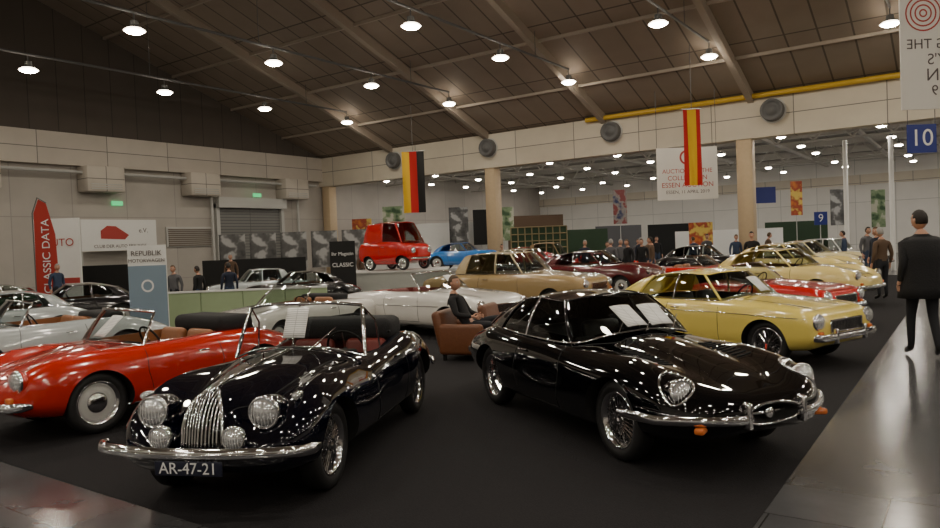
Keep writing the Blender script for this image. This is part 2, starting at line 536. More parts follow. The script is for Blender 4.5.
# --- section tables: x, zb, wb, wm, zm, ws, zs, yf, zf, yv, zv, zc
E_KEYS = [
 (2.17, .46, .14, .24, .49, .22, .53, .16, .55, .08, .56, .56),
 (2.10, .38, .32, .50, .48, .46, .56, .34, .60, .16, .61, .61),
 (1.97, .31, .46, .67, .49, .62, .61, .49, .67, .24, .66, .66),
 (1.77, .26, .54, .76, .50, .71, .67, .58, .75, .30, .72, .73),
 (1.5, .22, .60, .80, .51, .76, .70, .62, .81, .33, .77, .80),
 (1.22, .20, .62, .82, .52, .78, .72, .62, .84, .35, .81, .86),
 (.8, .20, .66, .825, .52, .785, .73, .63, .84, .38, .85, .92),
 (.45, .20, .68, .83, .52, .785, .75, .64, .85, .40, .89, .95),
 (0, .20, .68, .83, .52, .78, .76, .66, .86, .42, .89, .92),
 (-.6, .20, .68, .83, .53, .78, .77, .66, .87, .42, .90, .90),
 (-1.22, .22, .66, .83, .56, .78, .76, .66, .88, .42, .89, .89),
 (-1.7, .30, .58, .78, .58, .71, .73, .57, .81, .32, .83, .84),
 (-2.1, .42, .42, .62, .60, .54, .69, .40, .73, .20, .74, .74),
 (-2.3, .50, .28, .40, .60, .34, .64, .25, .66, .12, .67, .67)]
E_SPEC = dict(keys=E_KEYS, axles=(1.22, -1.22), rw=.33, arch=.36, w=.82, track=.66, wheel='wire', nx=70,
  cock=[(.35, .001), (.3, .48), (-.5, .52), (-1.3, .45), (-1.45, .2), (-1.5, .001)],
  mouth=(2.22, 0, .49, .17, .25, .075),
  ring=[((.66, 0, .97), (.16, 0, 1.26), 'g'), ((.59, .36, .935), (.12, .30, 1.255), 'g'), ((.40, .65, .865), (.02, .48, 1.225), 'g'),
        ((-.42, .70, .865), (-.40, .52, 1.245), 'g'), ((-1.05, .67, .88), (-.82, .48, 1.20), 'p'), ((-1.6, .54, .86), (-1.10, .41, 1.13), 'g'), ((-2.0, 0, .79), (-1.2, 0, 1.17), 'g')],
  pillars=[(2, .02, 'p'), (3, .014, 'c'), (4, .02, 'p'), (5, .03, 'p')], crown=.05, bulge=.03,
  seats=[(-.25, .3)], dash=(.32, .9), drv=1, handle=(-.33, .74),
  door=[(.38, .84), (.42, .6), (.36, .28), (-.42, .26), (-.5, .55), (-.45, .84)])

XK_KEYS = [
 (2.02, .40, .26, .36, .44, .35, .47, .30, .49, .16, .50, .56),
 (1.98, .35, .38, .54, .45, .53, .51, .46, .54, .24, .53, .72),
 (1.92, .31, .47, .67, .46, .66, .57, .56, .63, .28, .58, .83),
 (1.82, .29, .53, .75, .48, .74, .63, .61, .74, .31, .65, .895),
 (1.65, .27, .58, .80, .49, .78, .69, .63, .84, .34, .72, .93),
 (1.4, .25, .62, .82, .50, .80, .73, .63, .905, .37, .80, .955),
 (1.1, .25, .66, .82, .52, .80, .74, .63, .92, .41, .87, .98),
 (.7, .25, .68, .81, .52, .78, .72, .63, .90, .43, .92, 1.0),
 (.35, .25, .70, .80, .52, .77, .70, .65, .86, .46, .95, 1.01),
 (-.1, .25, .70, .79, .52, .77, .70, .68, .85, .48, .91, .94),
 (-.6, .25, .70, .80, .53, .78, .73, .69, .88, .50, .93, .95),
 (-1.1, .26, .68, .82, .55, .80, .77, .69, .95, .48, .95, .97),
 (-1.5, .28, .60, .81, .55, .78, .75, .64, .91, .42, .88, .92),
 (-1.9, .34, .48, .72, .54, .68, .66, .54, .78, .30, .74, .77),
 (-2.18, .42, .30, .48, .52, .44, .57, .34, .62, .18, .61, .62)]
XK_SPEC = dict(keys=XK_KEYS, axles=(1.295, -1.295), rw=.35, arch=.385, w=.81, track=.65, wheel='wire', nx=76,
  cock=[(.22, .001), (.18, .52), (-.3, .6), (-.85, .56), (-.95, .3), (-.97, .001)],
  ring=[((.42, 0, 1.02), (.20, 0, 1.41), 'g'), ((.38, .35, 1.0), (.17, .33, 1.405), 'g'), ((.27, .66, .90), (.08, .58, 1.37), 'g')],
  open=True, pillars=[(0, .008, 'c'), (2, .019, 'c')], bulge=.01,
  seats=[(-.45, .3)], dash=(.2, .96), drv=1, handle=(-.5, .8),
  door=[(.25, .86), (.3, .6), (.26, .3), (-.62, .3), (-.7, .6), (-.66, .9)],
  hood=[(1.9, .17), (1.6, .30), (1.0, .42), (.45, .5)])

P_KEYS = [
 (1.93, .44, .28, .40, .49, .38, .54, .30, .56, .18, .57, .57),
 (1.86, .36, .42, .62, .49, .58, .60, .48, .64, .26, .63, .63),
 (1.7, .29, .54, .74, .50, .71, .67, .59, .76, .33, .70, .70),
 (1.4, .24, .62, .80, .51, .77, .71, .63, .86, .38, .77, .79),
 (1.05, .22, .66, .82, .52, .79, .73, .64, .89, .40, .83, .86),
 (.6, .22, .68, .83, .52, .79, .74, .66, .87, .42, .88, .91),
 (.1, .22, .68, .83, .52, .79, .76, .67, .87, .42, .90, .92),
 (-.5, .22, .68, .83, .54, .79, .76, .66, .89, .42, .90, .91),
 (-1.05, .24, .66, .83, .54, .78, .74, .62, .89, .40, .88, .89),
 (-1.5, .28, .60, .78, .54, .71, .69, .54, .79, .35, .80, .81),
 (-1.85, .36, .45, .62, .52, .54, .61, .42, .66, .25, .66, .67),
 (-2.0, .43, .30, .42, .50, .38, .54, .30, .57, .15, .58, .58)]
P_SPEC = dict(keys=P_KEYS, axles=(1.05, -1.05), rw=.33, arch=.36, w=.82, track=.66, wheel='cap',
  cock=[(.5, .001), (.45, .5), (0, .58), (-.55, .55), (-.68, .3), (-.7, .001)],
  ring=[((.74, 0, .93), (.45, 0, 1.27), 'g'), ((.68, .35, .92), (.41, .33, 1.265), 'g'), ((.48, .66, .87), (.27, .56, 1.23), 'g')],
  open=True, pillars=[(2, .015, 'c')], bulge=.015, seats=[(-.15, .3)], dash=(.48, .9), handle=(-.2, .74),
  door=[(.5, .85), (.52, .6), (.45, .3), (-.38, .3), (-.46, .6), (-.42, .87)],
  hood=[(1.75, .15), (1.6, .33), (1.1, .42), (.85, .38), (.78, 0)],
  bumpers=[(.43, .66, .07, .03, .05, 1), (.43, .62, .07, .03, .05, -1)], heads=[(.6, .67, .105)], marks=[(.6, .5, M_AMBER)])
P_COUPE = dict(P_SPEC); P_COUPE.update(open=False,
  ring=[((.74, 0, .93), (.3, 0, 1.26), 'g'), ((.68, .35, .92), (.26, .32, 1.255), 'g'), ((.48, .66, .87), (.12, .54, 1.23), 'g'),
        ((-.35, .68, .88), (-.35, .56, 1.24), 'g'), ((-.95, .6, .89), (-.75, .48, 1.17), 'p'), ((-1.3, .42, .88), (-.95, .38, 1.12), 'g'), ((-1.45, 0, .87), (-1.05, 0, 1.14), 'g')],
  pillars=[(2, .02, 'p'), (3, .013, 'c'), (4, .02, 'p'), (5, .02, 'p')])

B_KEYS = [
 (1.87, .38, .48, .62, .49, .61, .56, .52, .61, .30, .63, .63),
 (1.82, .31, .58, .72, .49, .71, .62, .60, .69, .34, .70, .70),
 (1.65, .25, .63, .76, .50, .75, .68, .63, .77, .35, .765, .77),
 (1.15, .22, .66, .77, .50, .76, .71, .66, .81, .40, .83, .85),
 (.6, .22, .67, .775, .52, .765, .73, .67, .83, .42, .87, .90),
 (0, .22, .67, .775, .52, .765, .73, .68, .83, .42, .87, .88),
 (-.6, .22, .67, .775, .52, .765, .73, .68, .83, .42, .87, .88),
 (-1.15, .22, .66, .77, .52, .76, .72, .66, .83, .42, .85, .86),
 (-1.7, .26, .62, .74, .50, .73, .68, .63, .78, .40, .79, .80),
 (-1.95, .30, .58, .70, .48, .69, .62, .60, .71, .35, .72, .72),
 (-2.02, .37, .50, .62, .48, .61, .56, .52, .62, .30, .63, .63)]
B_SPEC = dict(keys=B_KEYS, axles=(1.155, -1.155), rw=.31, arch=.34, w=.76, track=.62, wheel='wire', tw=.15,
  cock=[(.4, .001), (.38, .5), (-.2, .58), (-1.0, .56), (-1.15, .3), (-1.18, .001)],
  ring=[((.66, 0, .90), (.22, 0, 1.22), 'g'), ((.60, .35, .885), (.18, .31, 1.215), 'g'), ((.44, .66, .84), (.06, .51, 1.19), 'g'),
        ((-.4, .68, .84), (-.36, .54, 1.215), 'g'), ((-1.15, .65, .85), (-.92, .49, 1.16), 'p'), ((-1.65, .55, .82), (-1.15, .43, 1.10), 'g'), ((-1.88, 0, .78), (-1.25, 0, 1.12), 'g')],
  pillars=[(2, .018, 'p'), (3, .014, 'c'), (4, .03, 'p'), (5, .03, 'p')], crown=.045, seats=[(-.2, .3)], dash=(.4, .86), handle=(-.3, .73),
  door=[(.45, .82), (.45, .3), (-.42, .3), (-.48, .6), (-.45, .82)],
  hood=[(1.72, .45), (1.2, .48), (.7, .5), (.66, 0)],
  bumpers=[(.42, .62, .07, .025, .05, 1), (.42, .60, .07, .025, .05, -1)], heads=[(.60, .61, .1)], marks=[(.6, .47, M_AMBER)], grille=(.38, .47, .62, 20))
B_OPEN = dict(B_SPEC); B_OPEN.update(open=True, ring=B_SPEC['ring'][:3], pillars=[(2, .014, 'c')], cock=[(.4, .001), (.38, .5), (-.2, .58), (-.65, .56), (-.75, .3), (-.78, .001)])
S_SPEC = dict(B_SPEC); S_SPEC.update(
  ring=[((.72, 0, .90), (.35, 0, 1.30), 'g'), ((.67, .35, .885), (.31, .33, 1.295), 'g'), ((.52, .66, .85), (.2, .54, 1.27), 'g'),
        ((-.1, .69, .85), (-.12, .57, 1.29), 'g'), ((-.85, .67, .85), (-.75, .55, 1.27), 'p'), ((-1.15, .55, .86), (-.92, .48, 1.23), 'g'), ((-1.25, 0, .86), (-1.0, 0, 1.25), 'g')],
  pillars=[(2, .02, 'p'), (3, .022, 'p'), (4, .03, 'p'), (5, .03, 'p')], wheel='cap', rw=.32)
R_SPEC = dict(P_COUPE); R_SPEC.update(grille=(.16, .42, .6, 8))

pb = paint('black_paint', (.0018, .002, .003), .04)
pnavy = paint('midnight_paint', (.0015, .002, .007), .04)
pred = paint('red_paint', (.52, .02, .006))
pred2 = paint('signal_red_paint', (.55, .010, .008))
pyel = paint('primrose_paint', (.86, .68, .16))
pcream = paint('pale_yellow_paint', (.82, .66, .24))
pivory = paint('ivory_paint', (.78, .68, .38))
pwhite = paint('white_paint', (.78, .76, .72))
psil = paint('silver_grey_paint', (.45, .49, .50))
pbeige = paint('sand_paint', (.40, .28, .13))
pbeigeR = paint('sand_roof_paint', (.55, .44, .26))
pmar = paint('maroon_paint', (.10, .012, .015))
pblue = paint('blue_paint', (.03, .20, .6))
pblk = paint('dark_paint', (.008, .008, .01))
pgreen = paint('dark_green_paint', (.01, .04, .02))
i_tan = mat('tan_leather', (.28, .11, .04), .45, bump=.1, nscale=40)
i_red = mat('red_leather', (.16, .02, .015), .45, bump=.1, nscale=40)
i_black = mat('black_leather', (.02, .02, .02), .45, bump=.1, nscale=40)
i_cream = mat('cream_leather', (.5, .42, .28), .45, bump=.1, nscale=40)
M_BROWN = mat('brown_leather', (.15, .055, .022), .42, noise=.2, bump=.15, nscale=25)

def text(name, body, size, m, parent, loc, rot, align='CENTER', ext=.001, scale=(1, 1, 1)):
    cu = D.curves.new(name, 'FONT'); cu.body = body; cu.size = size; cu.align_x = align; cu.align_y = 'CENTER'; cu.extrude = ext
    cu.materials.append(m)
    o = D.objects.new(name, cu); COL.objects.link(o); o.parent = parent; o.location = loc; o.rotation_euler = rot; o.scale = scale
    return o
M_TXTW = mat('white_lettering', (.8, .8, .8), .5)

# ================= hero 1: black open roadster (1950s)
K = car('classic_roadster', XK_SPEC, -1.46, 6.43, -101, pnavy, i_red, .9)
R = K.root
def xk_nose(z):
    return monot([.34, .5, .62, .72, .80, .87, .90], [2.03, 2.035, 2.02, 1.99, 1.945, 1.87, 1.78], z)
bars = []
for k in range(-5, 6):
    yy = k*.026
    hw = .155
    top = .60+.30*math.sqrt(max(0, 1-(yy/hw)**2)); bot = .50-.11*math.sqrt(max(0, 1-(yy/hw)**2))
    bars.append([(xk_nose(bot+(top-bot)*j/12)+.018-abs(yy)*.25, yy, bot+(top-bot)*j/12) for j in range(13)])
tube('grille_slats', bars, .0075, M_CHROME, R, res=2)
fr = []
for k in range(40):
    t = 2*pi*k/40; yy = .16*sin(t); zz = (.60+.305*cos(t)) if cos(t) > 0 else (.50+.115*cos(t))
    if cos(t) > 0 and zz < .6: zz = .6
    fr.append((xk_nose(zz)+.012-abs(yy)*.3, yy, zz))
tube('grille_surround', fr, .014, M_CHROME, R, True)
mk('grille_back', [(p[0]-.012, p[1], p[2]) for p in fr]+[(1.98, 0, .6)], [(i, (i+1) % 40, 40) for i in range(40)], [M_GAP], R)
for sg in (1, -1):
    headlamp(R, 1.90, sg*.45, .75, .108, pod=.34, podmat=pnavy)
    headlamp(R, 2.06, sg*.29, .60, .08, pod=.1, podmat=M_CHROME)
    tube('fog_lamp_stalk', [(2.02, sg*.29, .54), (2.0, sg*.29, .44)], .015, M_CHROME, R)
    headlamp(R, 1.72, sg*.63, .84, .028, pod=.1, podmat=M_CHROME)
BZ = .515
L = []
for k in range(21):
    t = -1+2*k/20; L.append((2.16-.13*abs(t)**2.4, t*.80, BZ))
L = [(1.88, -.87, BZ), (1.96, -.85, BZ)]+L+[(1.96, .85, BZ), (1.88, .87, BZ)]
sweep('front_bumper', L, .026, .042, M_CHROME, R)
tube('bumper_bead', [(p[0]+.027, p[1], p[2]) for p in L[3:-3]], .008, M_CHROME, R)
for sg in (1, -1): 
    tube('bumper_bracket', [(2.1, sg*.3, BZ-.01), (1.85, sg*.3, BZ-.03)], .02, M_DARK, R)
box('number_plate', (2.17, -.26, .365), (2.185, .26, .468), mat('plate_blue', (.01, .012, .03), .4), R, .005)
text('plate_lettering', 'AR-47-21', .115, M_TXTW, R, (2.188, 0, .417), (pi/2, 0, pi/2))
K.top_line([(1.85, 0), (1.4, 0), (.9, 0), (.45, 0)], .011, M_CHROME, .004, 'bonnet_strip', False)
K.auto_bumper(.5, .72, .08, .028, .05, -1)
box('folded_soft_top', (-1.25, -.58, .9), (-.78, .58, 1.15), M_FABRIC, R, .09, 4)
tube('soft_top_frame', [[(-.8, -.56, 1.0), (-1.2, -.55, 1.1), (-1.25, .0, 1.16), (-1.2, .55, 1.1), (-.8, .56, 1.0)]], .014, M_FABRIC, R)
sheet(R, (.36, .02, 1.24), .22, .31, (radians(62), 0, radians(90)))
tube('wiper', [[(.5, .2, 1.0), (.37, .42, 1.19)], [(.5, -.15, 1.0), (.38, .07, 1.19)]], .005, M_CHROME, R)
for sg in (1, -1):
    tube('quarter_light', [(.08, sg*.58, 1.37), (-.16, sg*.63, 1.20), (-.18, sg*.66, .92)], .009, M_CHROME, R)

# ================= hero 2: black grand tourer coupe
K = car('classic_fastback_coupe', E_SPEC, 1.29, 6.87, -67.5, pb, i_black, .95)
R = K.root
rim = []
for k in range(40):
    t = 2*pi*k/40; yy = .265*cos(t); zz = .49+.082*sin(t)
    rim.append((max((K.fx(yy, zz) or 2.1), 2.0)+.002, yy, zz))
tube('mouth_rim', rim, .010, M_CHROME, R, True)
sweep('mouth_bar', [(2.11-.25*(t*.27)**2*3, t*.27, .49) for t in [-1+k/8 for k in range(17)]], .012, .016, M_CHROME, R)
v, f = lathe([(.001, .02), (.04, .018), (.05, 0), (.045, -.02)], 20, 'x')
mk('badge', [(p[0]+2.12, p[1], p[2]+.49) for p in v], f, [M_CHROME], R, True)
for sg in (1, -1):
    L = [(2.195-.85*max(0, u-.26)**1.75-.06*(u-.2), sg*u, .475) for u in [.22+.06*k for k in range(11)]]
    L += [(1.60, sg*.875, .475), (1.46, sg*.885, .475)]
    if sg < 0: L = L[::-1]
    sweep('quarter_bumper', L, .022, .036, M_CHROME, R)
    box('overrider', (2.14, sg*.26-.022, .40), (2.22, sg*.26+.022, .60), M_CHROME, R, .02, 3)
    headlamp(R, 1.88, sg*.60, .65, .095, tilt=radians(-8), pod=.28, podmat=pb)
    q = []
    for k in range(24):
        t = 2*pi*k/24; xx = 1.82+.14*cos(t); yy = sg*(.60+.115*sin(t)); zz = K.tz(xx, yy)
        if zz: q.append((xx, yy, zz+.004))
    tube('lamp_surround', q, .010, M_CHROME, R, True)
    xx = K.fx(sg*.56, .415) or 1.9
    b = box('indicator_lamp', (-.045, -.075, -.024), (.03, .075, .024), M_AMBER, R, .018, 3)
    b.location = (xx-.012, sg*.56, .41); b.rotation_euler = (0, 0, -sg*radians(32))
    tube('bonnet_bulge_crease', [(xx_, sg*(.20+.03*(1.9-xx_)), (K.tz(xx_, sg*(.20+.03*(1.9-xx_))) or .8)-.002) for xx_ in [1.9-.1*k for k in range(14)]], .004, pb, R)
    lv = []
    for k in range(9):
        xx = 1.45-.06*k
        lv.append([(xx, sg*(y0), (K.tz(xx, sg*y0) or .8)+.003) for y0 in (.33, .38, .43, .48)])
    tube('bonnet_louvres', lv, .006, M_GAP, R, res=1)
K.side_line([(1.95, .52), (1.6, .535)], .003)
K.top_line([(.72, 0), (.70, .3), (.6, .5), (.5, .66)], .004)
sheet(R, (.53, .19, 1.085), .23, .32, (radians(32), 0, radians(86)))
sheet(R, (.52, -.10, 1.09), .23, .32, (radians(32), 0, radians(94)))
tube('wipers', [[(.72, yy, .96), (.50, yy+.22, 1.06)] for yy in (-.35, -.05, .25)], .005, M_CHROME, R)
K.auto_bumper(.52, .6, .06, .022, .04, -1)

# ================= red roadster at left
K = car('classic_convertible', P_SPEC, -3.70, 8.24, -126, pred, i_tan, .92)
R = K.root
box('folded_soft_top', (-1.15, -.55, .86), (-.62, .55, 1.08), M_FABRIC, R, .09, 4)
sheet(R, (.66, .25, 1.10), .24, .32, (radians(42), 0, radians(90)))
K.top_line([(1.7, 0), (1.3, 0), (.9, 0)], .008, M_CHROME, .004, 'bonnet_handle', False)
K.side_line([(.85, .26), (-.8, .26)], .012, M_CHROME, .003, 'sill_trim')
for sg in (1, -1):
    box('overrider', (1.93, sg*.32-.025, .36), (2.0, sg*.32+.025, .56), M_CHROME, R, .02, 3)

# ================= yellow GT
K = car('classic_gt_coupe', B_SPEC, 3.70, 10.5, -55, pyel, i_black, .95, sc=(1.0, 1.03, 1.03))
K.side_line([(1.75, .66), (.5, .69), (-.8, .69), (-1.8, .66)], .006, M_CHROME, .003, 'side_trim')
for sg in (1, -1):
    box('overrider', (1.90, sg*.36-.025, .34), (1.97, sg*.36+.025, .54), M_CHROME, K.root, .02, 3)
sheet(K.root, (.5, .15, 1.06), .24, .32, (radians(40), 0, radians(90)))

# ================= others
def top_down(K, x0=-1.12, x1=-.7, z=.84, m=M_FABRIC):
    box('folded_soft_top', (x0, -.52, z), (x1, .52, z+.14), m, K.root, .06, 3)
K = car('silver_convertible', P_SPEC, -6.55, 10.9, -134, psil, i_tan, .92); top_down(K)
K = car('red_sports_convertible', B_OPEN, 5.35, 14.0, -52, pred2, i_tan, .95, sc=(1.08, 1.06, 1.0))
car('yellow_coupe', P_COUPE, 7.6, 17.5, -48, pcream, i_tan, .95, sc=(1.15, 1.08, 1.1))
car('yellow_saloon_car', R_SPEC, 9.6, 21.8, -46, pcream, i_cream, .95, sc=(1.15, 1.05, 1.15))
car('ivory_saloon_car', P_COUPE, 12.0, 25.6, -46, pivory, i_tan, .95, sc=(1.15, 1.05, 1.15))
car('white_saloon_car', S_SPEC, 14.8, 29.3, -46, pwhite, i_tan, .95, sc=(1.15, 1.05, 1.12))
car('black_saloon_car', P_COUPE, 8.9, 27.6, -46, pblk, i_tan, .95, sc=(1.1, 1.05, 1.12))
K = car('white_convertible', B_OPEN, -.85, 14.5, -42, pwhite, i_red, .95, sc=(1.1, 1.08, 1.05), wheelkind='cap')
K.side_line([(1.75, .6), (.5, .6), (-.8, .6), (-1.8, .58)], .008, M_CHROME, .003, 'side_trim')
sheet(K.root, (.56, .1, 1.1), .24, .3, (radians(40), 0, radians(90)))
K = car('white_convertible', B_OPEN, -3.3, 13.4, -120, pwhite, i_tan, .9, wheelkind='cap'); top_down(K)
car('sand_limousine', S_SPEC, 1.15, 18.5, -35, pbeige, i_cream, .95, sc=(1.32, 1.15, 1.2), roofm=pbeigeR)
car('maroon_saloon_car', R_SPEC, 3.9, 22.6, -35, pmar, i_tan, .95, sc=(1.2, 1.08, 1.15))
car('black_limousine', S_SPEC, 2.1, 26.3, -35, pblk, i_tan, .95, sc=(1.2, 1.1, 1.2), roofm=pbeigeR)
car('red_convertible', B_OPEN, 7.0, 22.0, -40, pred2, i_tan, .92, sc=(1.05, 1.05, 1.0))
car('red_coupe', P_COUPE, 5.6, 30.4, -30, pred2, i_tan, .92)
car('black_vintage_coupe', S_SPEC, 3.9, 34.0, -20, pblk, i_tan, .95, sc=(1.0, 1.05, 1.35), roofm=mat('tan_canvas', (.3, .2, .1), .8))
car('black_coupe', P_COUPE, -9.9, 18.0, -150, pblk, i_tan, .9)
car('black_coupe', P_COUPE, -13.2, 19.6, -150, pgreen, i_tan, .9)
car('black_coupe', P_COUPE, -5.0, 21.0, -150, pblk, i_tan, .9)
car('grey_coupe', S_SPEC, -7.4, 25.0, -160, psil, i_tan, .9)
car('grey_coupe', P_COUPE, -9.6, 14.6, -140, psil, i_tan, .9)

M_POD = mat('podium_grey', (.42, .43, .40), .6, noise=.05)
def podium(name, x, y, w, d, h, ang=0):
    e = empty(name, C(x, y), YAW+radians(ang))
    box('deck', (-w/2, -d/2, 0), (w/2, d/2, h-.05), M_POD, e)
    box('deck_edge', (-w/2-.03, -d/2-.03, h-.05), (w/2+.03, d/2+.03, h), M_STEEL, e)
podium('display_podium', -2.5, 25.3, 3.4, 3.0, .95)
podium('display_podium', .9, 30.2, 5.6, 3.4, .75)
MIC = [
 (.95, .42, .30, .45, .55, .42, .68, .32, .74, .18, .76, .76),
 (.85, .32, .42, .58, .55, .56, .76, .45, .84, .25, .86, .86),
 (.5, .22, .50, .64, .55, .62, .82, .52, .94, .28, .98, 1.0),
 (.0, .20, .52, .66, .55, .64, .84, .54, .98, .30, 1.0, 1.0),
 (-.6, .20, .52, .66, .55, .64, .84, .54, .98, .30, 1.0, 1.0),
 (-1.1, .26, .48, .62, .55, .60, .82, .50, .94, .28, .97, .98),
 (-1.3, .36, .38, .50, .55, .48, .76, .38, .86, .22, .88, .88)]
MS = dict(keys=MIC, axles=(.62, -.75), rw=.24, arch=.28, w=.64, track=.52, wheel='cap', tw=.12, nx=36,
  ring=[((.82, 0, .88), (.40, 0, 1.62), 'g'), ((.75, .34, .88), (.37, .3, 1.61), 'g'), ((.6, .53, .9), (.3, .45, 1.58), 'g'),
        ((-.2, .56, .95), (-.2, .48, 1.62), 'p'), ((-.9, .55, .95), (-.75, .48, 1.58), 'p'), ((-1.15, .4, .93), (-.95, .38, 1.54), 'g'), ((-1.2, 0, .93), (-1.0, 0, 1.56), 'g')],
  pillars=[(2, .03, 'p'), (3, .03, 'p')], crown=.06, heads=[(.4, .66, .09)], bumpers=[(.4, .4, .05, .02, .03, 1)], handle=(-.1, .8),
  door=[(.45, .9), (.45, .3), (-.25, .3), (-.25, .9)])
car('red_microcar', MS, -2.5, 25.3, -35, pred2, i_tan, 1.0, z=.95, sc=(1.1, 1.1, 1.02))
car('blue_sports_coupe', P_COUPE, -.3, 29.6, -20, pblue, i_tan, .85, z=.75)
car('red_display_coupe', P_COUPE, 2.4, 31.0, -20, pred2, i_tan, .62, z=.75)

# ------------------------------------------------------------------ people
def skin_obj(name, verts, edges, radii, mats, parent, fmat=None, sub=2, root=0):
    me = D.meshes.new(name); me.from_pydata([tuple(v) for v in verts], edges, [])
    ob = D.objects.new(name, me); COL.objects.link(ob)
    md = ob.modifiers.new('skin', 'SKIN'); md.use_smooth_shade = True
    lay = ob.data.skin_vertices[0].data
    for i, r in enumerate(radii):
        r = r if isinstance(r, tuple) else (r, r)
        lay[i].radius = r; lay[i].use_root = (i == root)
    sd = ob.modifiers.new('sub', 'SUBSURF'); sd.levels = sub; sd.render_levels = sub
    dg = bpy.context.evaluated_depsgraph_get(); dg.update()
    nm = D.meshes.new_from_object(ob.evaluated_get(dg))
    ob.modifiers.clear(); ob.data = nm; D.meshes.remove(me)
    nm.materials.clear()
    for m in mats: nm.materials.append(m)
    nm.polygons.foreach_set('use_smooth', [True]*len(nm.polygons))
    if fmat: nm.polygons.foreach_set('material_index', [fmat(p.center) for p in nm.polygons])
    ob.parent = parent
    return ob

M_SKIN = mat('skin', (.50, .27, .18), .5, noise=.05, nscale=20)
M_EYE = mat('eye_white', (.7, .7, .7), .2)
M_IRIS = mat('eye_iris', (.03, .02, .015), .2)
M_LIP = mat('lips', (.38, .14, .11), .45)
M_SHOE = mat('shoe_leather', (.012, .011, .01), .35)

def head(par, loc, pitch, yaw, hair, s=1.0):
    e = empty('head', loc, 0, s, par); e.rotation_euler = (0, pitch, yaw)
    bm = bmesh.new(); bmesh.ops.create_uvsphere(bm, u_segments=32, v_segments=22, radius=1)
    def shape(c, k=1.0):
        x, y, z = c
        X = x*.098; Y = y*.077; Z = z*.118
        if z < 0: Y *= 1-.28*z*z; X *= (1-.10*z*z); X += .012*max(0, x)*(-z)
        if x > 0 and k == 1.0:
            X += .026*math.exp(-((y/.16)**2)-((z+.12)/.22)**2)*(1 if z > -.45 else .3)
            X -= .010*math.exp(-(((abs(y)-.38)/.16)**2)-((z-.06)/.13)**2)
            X += .008*math.exp(-((y/.3)**2)-((z+.8)/.16)**2)
        return Vector((X, Y, Z))
    for v in bm.verts: v.co = shape(v.co)
    me = D.meshes.new('face'); bm.to_mesh(me); bm.free(); me.materials.append(M_SKIN)
    me.polygons.foreach_set('use_smooth', [True]*len(me.polygons))
    o = D.objects.new('face', me); COL.objects.link(o); o.parent = e
    bm = bmesh.new(); bmesh.ops.create_uvsphere(bm, u_segments=32, v_segments=22, radius=1)
    kill = [f for f in bm.faces if (f.calc_center_median().x > .15 and f.calc_center_median().z < .52) or f.calc_center_median().z < -.45 or (f.calc_center_median().x > -.25 and f.calc_center_median().z < .1)]
    bmesh.ops.delete(bm, geom=kill, context='FACES')
    for v in bm.verts:
        q = shape(v.co, 2)*1.07; q.z += .004; q += Vector((random.uniform(-1, 1), random.uniform(-1, 1), random.uniform(-1, 1)))*.0015; v.co = q
    me = D.meshes.new('hair'); bm.to_mesh(me); bm.free(); me.materials.append(hair)
    me.polygons.foreach_set('use_smooth', [True]*len(me.polygons))
    o = D.objects.new('hair', me); COL.objects.link(o); o.parent = e
    o.modifiers.new('s', 'SOLIDIFY').thickness = .006
    for sg in (1, -1):
        for nm, r, px, m in (('eye', .0125, .079, M_EYE), ('iris', .0065, .087, M_IRIS)):
            v, f = lathe([(.0005, r), (r*.5, r*.86), (r*.86, r*.5), (r, 0), (r*.8, -r*.6)], 12, 'x')
            mk(nm, [(p[0]+px, p[1]+sg*.030, p[2]+.006) for p in v], f, [m], e, True)
        v, f = lathe([(.0005, .012), (.018, .010), (.024, 0), (.014, -.008)], 12, 'y')
        mk('ear', [(p[0]*.75-.005, p[1]*sg+sg*.076, p[2]*1.25-.008) for p in v], f, [M_SKIN], e, True)
        tube('eyebrow', [(.092, sg*.014, .026), (.091, sg*.03, .031), (.080, sg*.045, .026)], .003, hair, e)
    tube('mouth', [(.088, -.022, -.066), (.099, -.008, -.064), (.099, .008, -.064), (.088, .022, -.066)], .0045, M_LIP, e)
    return e

def hand(par, wr, el, side, curl=.5):
    """side=+1 left, -1 right; fingers follow the forearm"""
    wr = Vector(wr); d = (wr-Vector(el)).normalized()
    ref = Vector((1, 0, 0)) if abs(d.x) < .8 else Vector((0, 0, 1))
    f = (ref-d*ref.dot(d)).normalized()
    n = d.cross(f).normalized()*side
    if n.y*side > 0: n = -n
    V = [wr-d*.03, wr+d*.02, wr+d*.06]; Ed = [(0, 1), (1, 2)]; Rr = [.024, (.026, .018), (.034, .016)]
    for i, (o, ln) in enumerate([(.030, .070), (.011, .080), (-.010, .074), (-.029, .058)]):
        b = wr+d*.088+f*o; k = len(V)
        V += [b, b+d*ln*.45+n*curl*.012, b+d*ln*.78+n*curl*.035, b+d*ln*.95+n*curl*.058]
        Ed += [(2, k), (k, k+1), (k+1, k+2), (k+2, k+3)]; Rr += [.011, .0095, .0085, .007]
    k = len(V)
    V += [wr+d*.035+f*.035+n*.008, wr+d*.065+f*.055+n*.02, wr+d*.09+f*.058+n*.03]
    Ed += [(1, k), (k, k+1), (k+1, k+2)]; Rr += [.013, .011, .009]
    skin_obj('hand', V, Ed, Rr, [M_SKIN], par, sub=1, root=1)

